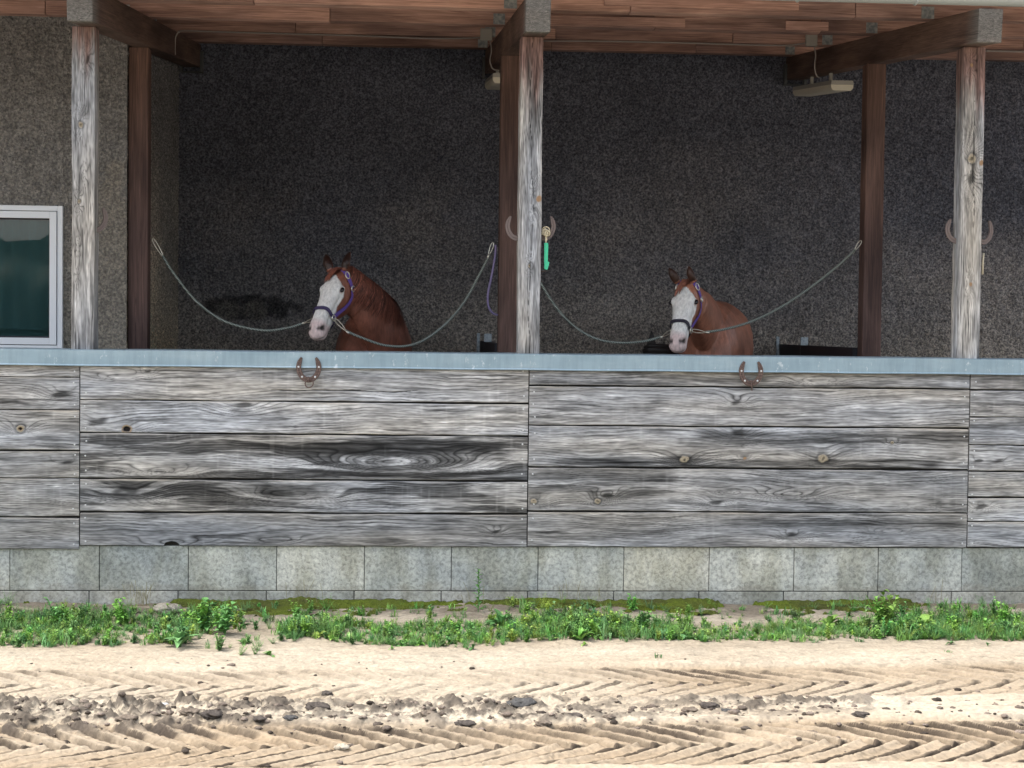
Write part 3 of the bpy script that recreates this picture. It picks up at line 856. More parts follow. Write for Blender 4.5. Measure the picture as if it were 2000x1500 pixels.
# wall shoe that carries the far end of each beam
for X in (-2.41, .103, 2.672):
    mb = MB(); z = zbeam(4.3)
    mb.box((X - .095, 4.36, z - .03), (X - .073, 4.42, z + .14)); mb.box((X + .073, 4.36, z - .03), (X + .095, 4.42, z + .14)); mb.box((X - .095, 4.36, z - .036), (X + .095, 4.42, z - .031))
    mb.build('wall_shoe', M['dullmetal'], bld)
for yy in (.55, 1.77, 2.97, 4.19):
    xs_ = [-6.6, -2.9 if False else -3.3, -.35, .78, 2.05, 3.9, 6.2]
    z = zpur(yy)
    r = random.Random(int(yy * 100) + 1)
    js = [-6.6, -3.3 + r.uniform(-.3, .3), -1.5 + r.uniform(-.6, .4), .55 + r.uniform(-.2, .6), 2.2 + r.uniform(-.5, .3), 4.1, 6.2]
    for xa, xb in zip(js[:-1], js[1:]):
        mb = MB(); mb.box((0, -.05 + r.uniform(-.003, .003), .001), (xb - xa - .003, .05, .182 - r.uniform(0, .004)), .005)
        mb.build('purlin', M['purlin'], bld, (xa, yy, z - r.uniform(0, .0008)))
    # scarf joints and packing pieces on the purlin face
    r = random.Random(int(yy * 100))
# narrow packing boards screwed to the face of the second purlin
for (xa, xb, yy, za, zb_) in ((1062, 1338, 1.77, 46, 62), (1535, 1618, 1.77, 45, 66), (1180, 1560, .55, 12, 31)):
    a = px(xa, (za + zb_) / 2, Y=yy - .06)[0]; c_ = px(xb, (za + zb_) / 2, Y=yy - .06)[0]
    mb = MB(); mb.box((0, 0, 0), (c_ - a, .012, .06), .002); mb.build('packing_board', M['purlin'], bld, (a, yy - .0625, zpur(yy) + .012 + .02 * (yy < 1)))
# roof deck of boards, sheet above, gutter
mb = MB(); hh = .184
nb = 34
for k in range(nb):
    y0 = -.56 + k * .151; y1 = y0 + .1495
    V = [(x_, y_, zpur(y_) + hh + dz) for dz in (0, .022) for x_, y_ in ((-6.6, y0), (6.2, y0), (6.2, y1), (-6.6, y1))]
    mb.add(V, [(0, 3, 2, 1), (4, 5, 6, 7), (0, 1, 5, 4), (1, 2, 6, 5), (2, 3, 7, 6), (3, 0, 4, 7)])
mb.build('roof_deck', M['purlin'], bld)
mb = MB(); y0, y1 = -.62, 4.62
V = [(x_, y_, zpur(y_) + hh + dz) for dz in (.026, .06) for x_, y_ in ((-6.7, y0), (6.3, y0), (6.3, y1), (-6.7, y1))]
mb.add(V, [(0, 3, 2, 1), (4, 5, 6, 7), (0, 1, 5, 4), (1, 2, 6, 5), (2, 3, 7, 6), (3, 0, 4, 7)]); mb.build('roof_sheet', M['roofsheet'], bld)
mb = MB(); gY = -.69; R_ = .065
gz = float(px(2000, 13, Y=gY)[2]) + R_
V = []; n = 14
for x_ in (-6.7, 6.3):
    for k in range(n + 1):
        a = math.pi + math.pi * k / n
        V.append((x_, gY + R_ * math.cos(a), gz + R_ * math.sin(a)))
    for k in range(n, -1, -1):
        a = math.pi + math.pi * k / n
        V.append((x_, gY + (R_ - .004) * math.cos(a), gz + (R_ - .004) * math.sin(a)))
q = 2 * (n + 1)
mb.add(V, [(j, (j + 1) % q, q + (j + 1) % q, q + j) for j in range(q)])
gut = mb.build('gutter', M['gutter'], bld)
for x_ in (px(1558, 3, Y=gY)[0], px(1788, 8, Y=gY)[0], -1.7, .1, 3.3):
    mb = MB(); mb.tube([(x_, gY + (R_ + .002) * math.cos(a), gz + (R_ + .002) * math.sin(a)) for a in np.linspace(math.pi, 2 * math.pi, 15)], .006, 6); mb.build('gutter_clip', M['gutter'], gut)

# ------------------------------------------------------------------ lamps, boxes, cable
def lamp(X, label):
    y0, y1 = 2.85, 4.1
    zt = float(px(1640, 157, Y=2.85)[2])
    root = tag(empty('strip_light', (X, y0, zt)), label, 'lamp', 'fluorescent strip lights under the roof beams')
    def prism(name, prof, ya, yb_, mt):
        mb = MB(); n = len(prof)
        rise = .1043 * (yb_ - ya)
        V = [(a, ya, b_) for a, b_ in prof] + [(a, yb_, b_ + rise) for a, b_ in prof]
        mb.add(V, [(j, (j + 1) % n, n + (j + 1) % n, n + j) for j in range(n)] + [tuple(range(n))[::-1], tuple(n + j for j in range(n))])
        return mb.build(name, mt, root)
    prism('housing', [(-.082, 0), (.082, 0), (.088, -.03), (-.088, -.03)][::-1], 0, y1 - y0, M['white_p'])
    prism('diffuser', [(-.086, -.031), (.086, -.031), (.084, -.055), (.068, -.076), (-.068, -.076), (-.084, -.055)][::-1], .003, y1 - y0 - .003, M['cream'])
    for yy in (.35, .95):
        zb_ = zbeam(y0 + yy) - zt - .001; mb = MB(); mb.box((-.012, yy - .012, .1043 * yy + .0015), (.012, yy + .012, zb_)); mb.build('hanger', M['white_p'], root)
lamp(2.672, 'cream strip light with plastic cover hanging in full view under the right roof beam')
lamp(.103, 'strip light half hidden behind the brown middle post, its cream end showing')
def jbox(xp, yp, label):
    p = px(xp, yp, Y=2.90); mb = MB(); mb.box((-.045, -.03, -.045), (.045, .0, .045), .008)
    o = mb.build('junction_box', M['white_p'], None, (p[0], 2.918, p[2])); tag(o, label, 'junction box', 'small junction boxes on the purlin')
    return p
jb2 = jbox(1585, 79, 'small off-white junction box on the purlin beside the right beam')
jb1 = jbox(950, 67, 'small off-white junction box on the purlin left of the middle post')
def cable(pts, label, rad=.006, mt='cable', group='surface cables under the roof'):
    mb = MB()
    P = [px(a, b_, Y=yy) for a, b_, yy in pts]
    P = smooth_path(P, 6)
    mb.tube(P, rad, 6); o = mb.build('cable', M[mt], smooth=True); tag(o, label, 'cable', group)
def smooth_path(P, n=8):
    P = [np.array(p, float) for p in P]; out = []
    for i in range(len(P) - 1):
        p0 = P[max(i - 1, 0)]; p1 = P[i]; p2 = P[i + 1]; p3 = P[min(i + 2, len(P) - 1)]
        for k in range(n):
            t = k / n
            out.append(.5 * ((2 * p1) + (-p0 + p2) * t + (2 * p0 - 5 * p1 + 4 * p2 - p3) * t * t + (-p0 + 3 * p1 - 3 * p2 + p3) * t ** 3))
    out.append(P[-1]); return out
cable([(342, 107, 2.907), (342, 80, 2.907), (346, 66, 2.907), (358, 60, 2.907), (420, 62, 2.907), (560, 66, 2.907), (700, 70, 2.907), (830, 75, 2.907), (900, 75, 2.907), (938, 73, 2.907)], 'thin grey cable along the purlin above the left horse, bent down at its left end')
cable([(1060, 80, 2.907), (1200, 81, 2.907), (1340, 84, 2.907), (1440, 87, 2.907), (1530, 89, 2.907), (1560, 86, 2.907), (1574, 84, 2.907)], 'thin grey cable clipped along the purlin above the right horse')
cable([(957, 80, 2.907), (960, 98, 2.9), (957, 118, 2.9), (962, 134, 2.92), (972, 137, 2.93)], 'short cable looping down from the junction box by the middle beam', .005)
cable([(1590, 91, 2.9), (1593, 108, 2.88), (1591, 128, 2.88), (1594, 146, 2.9), (1600, 152, 2.92)], 'short cable dropping from the right junction box to the strip light', .005)
cable([(1925, 99, 2.907), (1960, 100, 2.907), (2000, 101, 2.907), (2060, 103, 2.907), (2200, 110, 2.907)], 'pale conduit along the purlin right of the right beam', .008)

# ------------------------------------------------------------------ dark stall partitions between the bays
def partition(X, label):
    root = tag(empty('stall_partition', (X, 2.05, .28)), label, 'partition', 'dark partitions between the bays')
    mb = MB(); mb.box((-.03, 0, 0), (.03, 2.3, 1.235)); mb.build('panel', M['darkboard'], root)
    for yy, w_ in ((2.31, .03), (1.55, .02)):
        mb = MB(); mb.box((-.055 if yy > 2 else -.03, yy, .6), (-.030 if yy > 2 else .03, yy + .02, 1.30)); mb.build('bracket', M['bracket'], root)
partition(2.60, 'dark partition board behind the right brown post, held by pale metal brackets')
partition(.04, 'dark partition board mostly hidden behind the middle brown post')

# ------------------------------------------------------------------ horses
HT = np.array([  # u, top v, bottom v, half width, ventral narrowing
    (-.04, .035, -.15, .070, .1), (.0, .050, -.185, .080, .15), (.05, .062, -.215, .092, .2), (.10, .068, -.232, .102, .25), (.15, .068, -.238, .108, .3),
    (.19, .066, -.232, .108, .35), (.24, .058, -.215, .098, .4), (.29, .051, -.185, .087, .38), (.34, .046, -.152, .079, .32), (.39, .042, -.132, .073, .28),
    (.44, .038, -.122, .069, .22), (.49, .034, -.118, .070, .2), (.53, .024, -.116, .072, .15), (.565, .004, -.108, .066, .1), (.59, -.020, -.092, .048, .05), (.60, -.038, -.066, .02, 0)])
def hsec(u):
    return [np.interp(u, HT[:, 0], HT[:, k]) for k in range(1, 5)]
def hpoint(u, a, off=0.):
    """point on the head surface in head axes (u forwards, v up off the face, w to the horse's left); a=0 top, pi/2 left side"""
    vt, vb, hw, nar = hsec(u)
    mid = (vt + vb) / 2; hh_ = (vt - vb) / 2
    hw = hw * 1.07
    c_, s_ = math.cos(a), math.sin(a)
    e = .80 - .16 * (.12 < u < .5 and a < 1.9 and a > -1.9)
    cv = math.copysign(abs(c_) ** e, c_); sv = math.copysign(abs(s_) ** e, s_)
    wv = (hw * (1 - nar * (1 - c_) / 2) + off) * sv
    return np.array([u, mid + (hh_ + off) * cv, wv])

def loft(mb, rings):
    n = len(rings[0]); V = [p for r in rings for p in r]
    F_ = [(i * n + k, i * n + (k + 1) % n, (i + 1) * n + (k + 1) % n, (i + 1) * n + k) for i in range(len(rings) - 1) for k in range(n)]
    F_ += [tuple(range(n))[::-1], tuple((len(rings) - 1) * n + k for k in range(n))]
    mb.add(V, F_)

def make_horse(p):
    base = np.array(p['base'], float)
    az, pit, roll = math.radians(p['az']), math.radians(p['pitch']), math.radians(p['roll'])
    a = np.array([-math.sin(az), -math.cos(az), 0.])
    uu = math.cos(pit) * a + np.array([0, 0, -math.sin(pit)])
    ww = np.cross(a, [0, 0, 1.]) * -1            # horse's left
    vv = np.cross(uu, ww); vv = vv if vv[2] > 0 else -vv
    vv, ww = math.cos(roll) * vv + math.sin(roll) * ww, math.cos(roll) * ww - math.sin(roll) * vv
    poll = np.array(p['poll'], float)
    hs_ = p.get('hs', 1.0)
    H = lambda q: poll + hs_ * (uu * q[0] + vv * q[1] + ww * q[2])
    mb = MB()
    N = 28
    us = np.linspace(-.04, .60, 34)
    loft(mb, [[H(hpoint(u, 2 * math.pi * k / N)) for k in range(N)] for u in us])
    # brow ridge and cheek bone
    def ball(c, r, sq=(1, 1, 1), n=12):
        V = []; F_ = []
        for i in range(n + 1):
            th = math.pi * i / n
            for k in range(n):
                ph = 2 * math.pi * k / n
                d = np.array([math.sin(th) * math.cos(ph) * sq[0], math.sin(th) * math.sin(ph) * sq[1], math.cos(th) * sq[2]]) * r
                V.append(H(np.array(c) + d) if c is not None else d)
        for i in range(n):
            for k in range(n): F_.append((i * n + k, i * n + (k + 1) % n, (i + 1) * n + (k + 1) % n, (i + 1) * n + k))
        mb.add(V, F_)
    for sg in (1, -1):
        ball((.165, .020, sg * .078), .032, (1.35, 1, .8))
        ball((.21, -.03, sg * .082), .03, (2.6, .6, .6))
        ball((.105, -.135, sg * .062), .07, (1.1, 1.1, .5))
        ball((.525, -.008, sg * .050), .026, (1.3, 1.1, .8))
        ball((.50, -.075, sg * .03), .03, (1.6, .7, .9))
    # neck
    body_ax = np.array([-math.sin(math.radians(p['baz'])), -math.cos(math.radians(p['baz'])), 0.])
    left_b = np.cross(body_ax, [0, 0, 1.]) * -1
    B0 = np.array(p['rump'], float)               # ground point under the tail
    Bp = lambda s_, z: B0 + body_ax * s_ + np.array([0, 0, z])
    k_ = p.get('bs', 1.0)
    bst = [(0, 1.20, .08, .06), (.06, 1.20, .22, .17), (.2, 1.20, .315, .26), (.42, 1.19, .31, .285), (.7, 1.14, .325, .295), (1.0, 1.13, .335, .275), (1.2, 1.16, .345, .235), (1.36, 1.15, .32, .21), (1.5, 1.10, .24, .17), (1.58, 1.06, .12, .09)]
    rings = []
    for (s_, z, hh_, hw) in bst:
        c = Bp(s_ * k_, z * k_)
        rings.append([c + (left_b * math.sin(t) * hw + np.array([0, 0, 1]) * math.cos(t) * hh_) * k_ for t in np.linspace(0, 2 * math.pi, 29)[:-1]])
    loft(mb, rings)
    n0 = Bp(1.14 * k_, 1.22 * k_) + np.array(p.get('n0', (0, 0, 0))); n3 = H((-.0, -.075, 0))
    n1 = n0 + body_ax * .34 + np.array([0, 0, .20]); n2 = n3 - uu * .10 * 0 + (-a * .20 + np.array([0, 0, -.16])) * 1.0
    n1 = np.array(n1) + np.array(p.get('n1', (0, 0, 0))); n2 = np.array(n2) + np.array(p.get('n2', (0, 0, 0)))
    bez = lambda t: (1 - t) ** 3 * n0 + 3 * (1 - t) ** 2 * t * n1 + 3 * (1 - t) * t * t * n2 + t ** 3 * n3
    nrings = []; crest = []
    NT = 22
    for i in range(NT + 1):
        t = i / NT; c = bez(t); d = bez(min(t + .01, 1)) - bez(max(t - .01, 0)); d /= np.linalg.norm(d)
        lf = left_b * (1 - t) + ww * t; lf -= d * lf.dot(d); lf /= np.linalg.norm(lf)
        up = np.cross(lf, d); up = up if up[2] > -.2 else -up
        upv = -a * .3 + np.array([0, 0, 1]); 
        if up.dot(upv) < 0: up = -up
        hh_ = np.interp(t, [0, .3, .6, .85, 1], [.30, .245, .175, .13, .115]) * p.get('nk', 1)
        hw = np.interp(t, [0, .3, .6, .85, 1], [.17, .125, .088, .075, .07]) * p.get('nk', 1)
        ring = []
        for q in np.linspace(0, 2 * math.pi, 25)[:-1]:
            cc, ss = math.cos(q), math.sin(q)
            nar = .45 * max(cc, 0) ** 2
            ring.append(c + lf * ss * hw * (1 - nar) + up * cc * hh_ * (p.get('under', 1.1) if cc < 0 else 1))
        nrings.append(ring); crest.append((c + up * hh_, up, lf, d, t))
    loft(mb, nrings)
    # legs with knee, fetlock, hoof; hind legs with stifle and hock
    for s_, sg, hind in ((1.30, 1, 0), (1.30, -1, 0), (.28, 1, 1), (.28, -1, 1)):
        if not hind: ch = [(s_, 1.0, .10), (s_ + .02, .78, .075), (s_ + .01, .50, .048), (s_ + .015, .44, .045), (s_, .38, .034), (s_, .18, .03), (s_ + .005, .13, .037), (s_ + .05, .07, .034), (s_ + .06, .04, .05), (s_ + .07, .0, .06)]
        else: ch = [(s_, 1.0, .17), (s_ + .06, .80, .11), (s_ - .02, .62, .065), (s_ - .10, .50, .048), (s_ - .08, .42, .04), (s_ - .06, .2, .033), (s_ - .05, .13, .04), (s_ - .01, .07, .035), (s_, .04, .05), (s_ + .01, 0, .06)]
        path = [Bp(q[0] * k_, q[1] * k_) + left_b * sg * .13 for q in ch]
        mb.tube(path, [q[2] for q in ch], 12)
    # ears
    for sg, (er, ef) in zip((1, -1), p['ears']):
        b0 = np.array([.0, .045, sg * .066]); tip = b0 + np.array(er) * 1.12
        rr = [(0, .027), (.25, .036), (.5, .036), (.75, .025), (.93, .010), (1, .002)]
        side = np.array(ef, float); side /= np.linalg.norm(side)
        ax = (tip - b0); L = np.linalg.norm(ax); ax /= L
        side -= ax * side.dot(ax); side /= np.linalg.norm(side); fr = np.cross(ax, side)
        rings = []
        for t, r in rr:
            c = b0 + ax * L * t + fr * .012 * math.sin(t * 3)
            rings.append([H(c + side * math.cos(q) * r + fr * math.sin(q) * r * .62) for q in np.linspace(0, 2 * math.pi, 13)[:-1]])
        loft(mb, rings)
    me = bpy.data.meshes.new('tmp'); me.from_pydata(mb.v, [], mb.f)
    tmp = bpy.data.objects.new('tmp', me); COL.objects.link(tmp)
    md = tmp.modifiers.new('r', 'REMESH'); md.mode = 'VOXEL'; md.voxel_size = .0085
    sm = tmp.modifiers.new('s', 'SMOOTH'); sm.factor = .5; sm.iterations = 5
    dg = bpy.context.evaluated_depsgraph_get(); ev = tmp.evaluated_get(dg); em = ev.to_mesh()
    nv = len(em.vertices); V = np.empty(nv * 3, np.float32); em.vertices.foreach_get('co', V); V = V.reshape(-1, 3).astype(float)
    nq = len(em.polygons); li = np.empty(len(em.loops), np.int32); em.loops.foreach_get('vertex_index', li)
    lt = np.empty(nq, np.int32); em.polygons.foreach_get('loop_total', lt)
    assert (lt == 4).all()
    Q = li.reshape(-1, 4).copy()
    nm = np.empty(nv * 3, np.float32); em.vertices.foreach_get('normal', nm); nm = nm.reshape(-1, 3)
    ev.to_mesh_clear(); bpy.data.objects.remove(tmp); bpy.data.meshes.remove(me)
    # head coordinates of every vertex
    D = (V - poll) / hs_
    u, v, w_ = D @ uu, D @ vv, D @ ww
    head = (u > -.03) & (u < .64) & (v > -.27) & (v < .12) & (np.abs(w_) < .15)
    hd = head.astype(float)
    # nostrils and mouth line pressed in
    dn = np.zeros(nv); nost = np.zeros(nv)
    for sg in (1, -1):
        nu, nvv = .528, -.006
        a_, b_2 = (u - nu), (v - nvv)
        al = a_ * .75 + b_2 * .66; be = -a_ * .66 + b_2 * .75
        k = np.exp(-((al / .029) ** 2 + (be / .017) ** 2)) * (w_ * sg > .025) * hd
        nost = np.maximum(nost, k); dn += k * .024
    mouth = np.exp(-((v + .068 - .15 * (u - .55)) / .005) ** 2) * sstep(.46, .49, u) * hd
    dn += mouth * .006
    for sg in (1, -1):
        k = np.exp(-(((u - .168) / .02) ** 2 + ((v - .018) / .014) ** 2)) * (w_ * sg > .05) * hd
        dn += k * .008
    cheek = np.exp(-((v + .018 + .10 * (u - .3)) / .011) ** 2) * sstep(.20, .26, u) * (1 - sstep(.44, .50, u)) * hd * (np.abs(w_) > .035)
    dn += cheek * .007
    foss = np.exp(-(((u - .105) / .022) ** 2 + ((v - .012) / .02) ** 2)) * hd * (np.abs(w_) > .05); dn += foss * .010
    vein = np.exp(-((v + .045 + .02 * np.sin(u * 30)) / .005) ** 2) * sstep(.24, .28, u) * (1 - sstep(.42, .46, u)) * hd; dn -= vein * .003
    dn += .0022 * perlin(V[:, 0] * 14, V[:, 2] * 9 + V[:, 1] * 6, 88) + (1 - hd) * .010 * perlin(V[:, 0] * 4 + V[:, 1] * 2, V[:, 2] * 3.2, 89)
    V = V - nm * dn[:, None]
    # coat colours
    ch = np.array(p['coat']); n1_ = perlin(V[:, 0] * 5 + V[:, 1] * 3, V[:, 2] * 5, 77); n2_ = perlin(V[:, 0] * 40 + V[:, 1] * 20, V[:, 2] * 14, 78)
    C = ch * (1 + .35 * n1_ + .22 * n2_)[:, None]
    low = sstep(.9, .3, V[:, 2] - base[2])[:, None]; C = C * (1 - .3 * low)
    wob = .012 * perlin(u * 14, w_ * 14 + v * 9, 79)
    lim = np.interp(u, [.05, .07, .11, .15, .20, .26, .32, .38, .42], [.02, .02, .012, -.012, -.035, -.035, -.05, -.09, -.3])
    starw = np.interp(u, [.045, .06, .09, .13, .16], [.0, .03, .062, .10, .2]) * p.get('blz', 1)
    white = sstep(-.006, .006, v - lim + wob) * sstep(.0, .01, starw - np.abs(w_) + wob) * sstep(.045, .06, u + wob) * hd
    wh = np.array([.80, .785, .75]) * (1 + .05 * n1_)[:, None]
    C = C * (1 - white[:, None]) + wh * white[:, None]
    pink = sstep(.44, .52, u + .2 * np.abs(w_) + wob * 2) * hd
    C = C * (1 - .75 * pink[:, None]) + np.array([.66, .47, .45]) * .75 * pink[:, None]
    eyed = np.sqrt(((u - .172) / .034) ** 2 + ((v - .012) / .024) ** 2)
    ep = (1 - sstep(.6, 1.1, eyed)) * (np.abs(w_) > .05) * hd * .6
    C = C * (1 - ep[:, None]) + np.array([.36, .20, .18]) * ep[:, None]
    C = C * (1 - .14 * cheek - .15 * foss)[:, None]; C = C * (1 - .95 * np.clip(nost * 2.0, 0, 1))[:, None]; C = C * (1 - .55 * mouth)[:, None]
    # dark hollows of the ears
    for sg, (er, ef) in zip((1, -1), p['ears']):
        b0 = np.array([.0, .045, sg * .066]); ax = np.array(er); L = np.linalg.norm(ax); ax = ax / L
        q = np.stack([u, v, w_], 1) - b0; al = q @ ax; rad = np.linalg.norm(q - al[:, None] * ax, axis=1)
        ear = (al > .015) & (al < L + .02) & (rad < .045)
        inner = ear & ((nm @ (np.array([uu, vv, ww]).T @ np.array(p.get('earf', (.8, .5, 0))))) > .25)
        C[ear] *= .6; C[inner] *= .2
    me = arr_mesh('horse', V - base, Q, np.clip(C, .004, .8))
    root = link('horse', me, M['coat'], None, base)
    tag(root, p['label'], 'horse', 'chestnut horses tied in the stable')
    L_ = lambda q: np.array(q) - base
    # eyes
    for sg in (1, -1):
        e = MB(); c = L_(H((.170, .016, sg * .1015)))
        V2 = []; n = 14
        for i in range(n + 1):
            th = math.pi * i / n
            for k in range(n):
                ph = 2 * math.pi * k / n
                V2.append(c + (uu * math.sin(th) * math.cos(ph) * 1.15 + vv * math.sin(th) * math.sin(ph) * .8 + ww * math.cos(th)) * .0175)
        e.add(V2, [(i * n + k, i * n + (k + 1) % n, (i + 1) * n + (k + 1) % n, (i + 1) * n + k) for i in range(n) for k in range(n)])
        e.build('eye', M['eye'], root, smooth=True)
    # mane: many thin tapering locks from the crest
    r = random.Random(p['seed'])
    mn = MB(); fl = MB()
    def lock(mb_, pts, w0, wdir, col):
        V2 = []; n = len(pts)
        for i, q in enumerate(pts):
            t = i / (n - 1); wd = w0 * (1 - t) ** .6 + .0008
            V2 += [q - wdir * wd, q + wdir * wd]
        mb_.add(V2, [(2 * i, 2 * i + 1, 2 * i + 3, 2 * i + 2) for i in range(n - 1)], col)
    hc = np.array(p['hair'])
    sidem = p['mane_side']
    for k in range(p['nlocks']):
        t = r.uniform(.38, .99); j = min(int(t * NT), NT - 1); f = t * NT - j
        c0 = crest[j][0] * (1 - f) + crest[j + 1][0] * f; up, lf, d = crest[j][1], crest[j][2] * sidem, crest[j][3]
        Ls = r.uniform(.14, .30) * p.get('mlen', 1); lean = r.uniform(-.35, .12)
        hwid = np.interp(t, [0, .3, .6, .85, 1], [.17, .125, .088, .075, .07]) * p.get('nk', 1)
        hht = np.interp(t, [0, .3, .6, .85, 1], [.30, .245, .175, .13, .115]) * p.get('nk', 1)
        pts = []
        for i in range(9):
            q = i / 8; ang = q * Ls / hht * 1.1
            cc, ss = math.cos(ang), math.sin(ang); nar = .45 * max(cc, 0) ** 2
            ctr = c0 - up * hht
            pt = ctr + lf * (ss * hwid * (1 - nar) + .008 * min(1, q * 3) + .004) + up * (cc * hht + .006 * (1 - q)) - d * lean * q * Ls + np.array([0, 0, -.03 * q * q])
            pts.append(L_(pt + lf * r.uniform(0, .008)))
        lock(mn, pts, r.uniform(.004, .010), d, tuple(np.clip(hc * r.choice([.45, .8, 1., 1.3, 1.9]) * r.uniform(.8, 1.2), 0, 1)))
    mn.build('mane', M['hair'], root, smooth=True)
    for k in range(p['nfore']):
        s0 = r.uniform(-.03, .04); q0 = np.array([r.uniform(-.03, .02), .062, s0])
        tx = p['fore'][0] + r.uniform(-.035, .035); L0 = r.uniform(.07, .13)
        pts = []
        for i in range(7):
            q = i / 6; u_ = q0[0] + L0 * q; wq = s0 * (1 - q) + tx * q
            vt, vb, hw, nar = hsec(max(u_, 0)); 
            vq = (vt + vb) / 2 + (vt - vb) / 2 * (max(1 - (abs(wq) / hw) ** 2.4, .05)) ** .42 + .010 + .015 * math.sin(q * 3)
            pts.append(L_(H((u_, vq, wq))))
        lock(fl, pts, r.uniform(.004, .009), ww, tuple(np.clip(hc * r.uniform(.8, 1.7), 0, 1)))
    if p['nfore']: fl.build('forelock', M['hair'], root, smooth=True)
    # tail
    tl = MB()
    for k in range(60):
        aa = r.uniform(-.05, .05); pts = [L_(Bp(-.02 * q - .05 * min(q, 1), 1.22 - .13 * q) + left_b * (aa * (.5 + .2 * q))) for q in range(7)]
        lock(tl, pts, .012, left_b, tuple(hc * r.uniform(.7, 1.3)))
    tl.build('tail', M['hair'], root, smooth=True)
    # halter
    hal = MB()
    def strap(mb_, path, wd, th=.003, off=.006):
        """path of (u, angle); a webbing strap lying on the head"""
        P = [hpoint(u_, a_, off) for u_, a_ in path]
        nrmv = [hpoint(u_, a_, off + .02) - hpoint(u_, a_, off) for u_, a_ in path]
        V2 = []
        for i in range(len(P)):
            tg = P[min(i + 1, len(P) - 1)] - P[max(i - 1, 0)]; tg /= np.linalg.norm(tg)
            nn = nrmv[i] / np.linalg.norm(nrmv[i]); sd_ = np.cross(tg, nn); sd_ /= np.linalg.norm(sd_)
            for (sa, na) in ((-1, 0), (1, 0), (1, 1), (-1, 1)):
                V2.append(L_(H(P[i] + sd_ * sa * wd + nn * na * th)))
        n = len(P); F_ = [(i * 4 + k, i * 4 + (k + 1) % 4, (i + 1) * 4 + (k + 1) % 4, (i + 1) * 4 + k) for i in range(n - 1) for k in range(4)] + [(3, 2, 1, 0), tuple((n - 1) * 4 + k for k in range(4))]
        mb_.add(V2, F_)
    nb_u = lambda q: .372 + .035 * (1 - math.cos(q)) * .5 
    nosb = MB()
    strap(nosb, [(nb_u(q), q) for q in np.linspace(-math.pi, math.pi, 49)], .015)
    ho = nosb.build('halter', M[p['nose_mat']], root)
    A1 = math.radians(92)
    ck_ = MB()
    for sg in (1, -1):
        strap(ck_, [(.385 + (.075 - .385) * q, sg * (A1 + math.radians(4) * math.sin(q * 3))) for q in np.linspace(0, 1, 14)], .016, off=.008)
        strap(ck_, [(.07 + (-.015 - .07) * q, sg * (A1 + (math.radians(22) - A1) * q ** 1.2)) for q in np.linspace(0, 1, 12)], .016, off=.010)
        strap(ck_, [(.07 + (.06) * q, sg * (A1 + (math.radians(178) - A1) * q)) for q in np.linspace(0, 1, 10)], .011, off=.006)
    ck_.build('cheek_strap', M['purple'], ho)
    for sg in (1, -1):
        ax = ww * sg
        for (u_, a_, R1, axx, sx_, nm_) in ((.392, A1, .020, ax, 1., 'ring'), (.07, A1, .019, ax, 1., 'ring'), (.018, math.radians(58), .026, ax * .7 + vv * .5, .6, 'buckle')):
            hw_ = MB(); hw_.torus(L_(H(hpoint(u_, sg * a_, .014))), R1, .0045, axx, 16, sx_); hw_.build(nm_, M['steel'], ho, smooth=True)
    return root, H, hpoint, uu, vv, ww

def P3(x, y, Y): return px(x, y, Y=Y)
pl = P3(664, 537, 2.02)
h1 = make_horse(dict(base=(pl[0] + .35, 3.2, .28), poll=pl, az=31, pitch=51, roll=-3, hs=.895, baz=3, rump=(P3(742, 600, 4.05)[0], 4.15, .28), bs=1.0,
                     coat=(.235, .088, .056), hair=(.20, .072, .048), seed=3, nlocks=560, mane_side=1, nfore=130, fore=(-.03, 0), nk=1.08,
                     under=1.45, n0=(.10, 0, -.06), n1=(.17, -.05, -.13), n2=(.12, .02, -.01), ears=[((-.14, .045, .02), (0, .2, 1)), ((-.125, .05, -.065), (0, -.2, 1))], earf=(.3, .9, .1),
                     nose_mat='purple_dark', mlen=1.15,
                     label='dark chestnut horse with white face in the left bay, mane falling over its neck'))
pr = P3(1343, 559, 2.02)
h2 = make_horse(dict(base=(pr[0] + .2, 3.2, .28), poll=pr, az=25, pitch=55, roll=-3, hs=.885, baz=14, rump=(P3(1410, 600, 4.05)[0], 4.15, .28), bs=1.05,
                     coat=(.35, .145, .09), hair=(.22, .09, .06), seed=8, blz=.95, nlocks=130, mane_side=-1, nfore=70, fore=(-.05, 0), nk=.94,
                     n1=(-.05, -.05, .0), n2=(.04, .0, .0), ears=[((-.09, .085, -.035), (0, .2, 1)), ((-.085, .085, -.065), (0, -.2, 1))], earf=(.5, .8, .2),
                     nose_mat='noseband_dark',
                     label='brighter chestnut horse with white face in the right bay, back visible behind its neck'))

# ------------------------------------------------------------------ tie ropes
def tie_rope(pts, start_hook, end_hook, label):
    P = smooth_path([P3(a, b_, yy) for a, b_, yy in pts], 8)
    root = tag(empty('tie_rope', P[0]), label, 'rope', 'tie ropes of the two horses')
    o_ = np.array(P[0])
    mb = MB(); mb.tube([p_ - o_ for p_ in P], .0086, 8); mb.build('rope', M['rope'], root, smooth=True)
    for (ha, hb) in (start_hook, end_hook):
        if ha is None: continue
        ha = np.array(ha) - o_; hb = np.array(hb) - o_
        d = hb - ha; L = np.linalg.norm(d); d /= L; sd_ = np.cross(d, [0, 1, 0]); sd_ /= np.linalg.norm(sd_)
        mb = MB(); ring = []
        for q in np.linspace(0, 2 * math.pi, 21):
            ring.append(ha + d * (L * .5 - L * .5 * math.cos(q)) + sd_ * .0085 * math.sin(q) * (1.2 - .4 * math.cos(q)))
        mb.tube(ring, .0032, 6, False)
        mb.tube([ha + d * L * .05, ha - d * .03], .0075, 8)
        mb.build('snap_hook', M['steel'], root, smooth=True)
_, H1, hp, *_r = h1
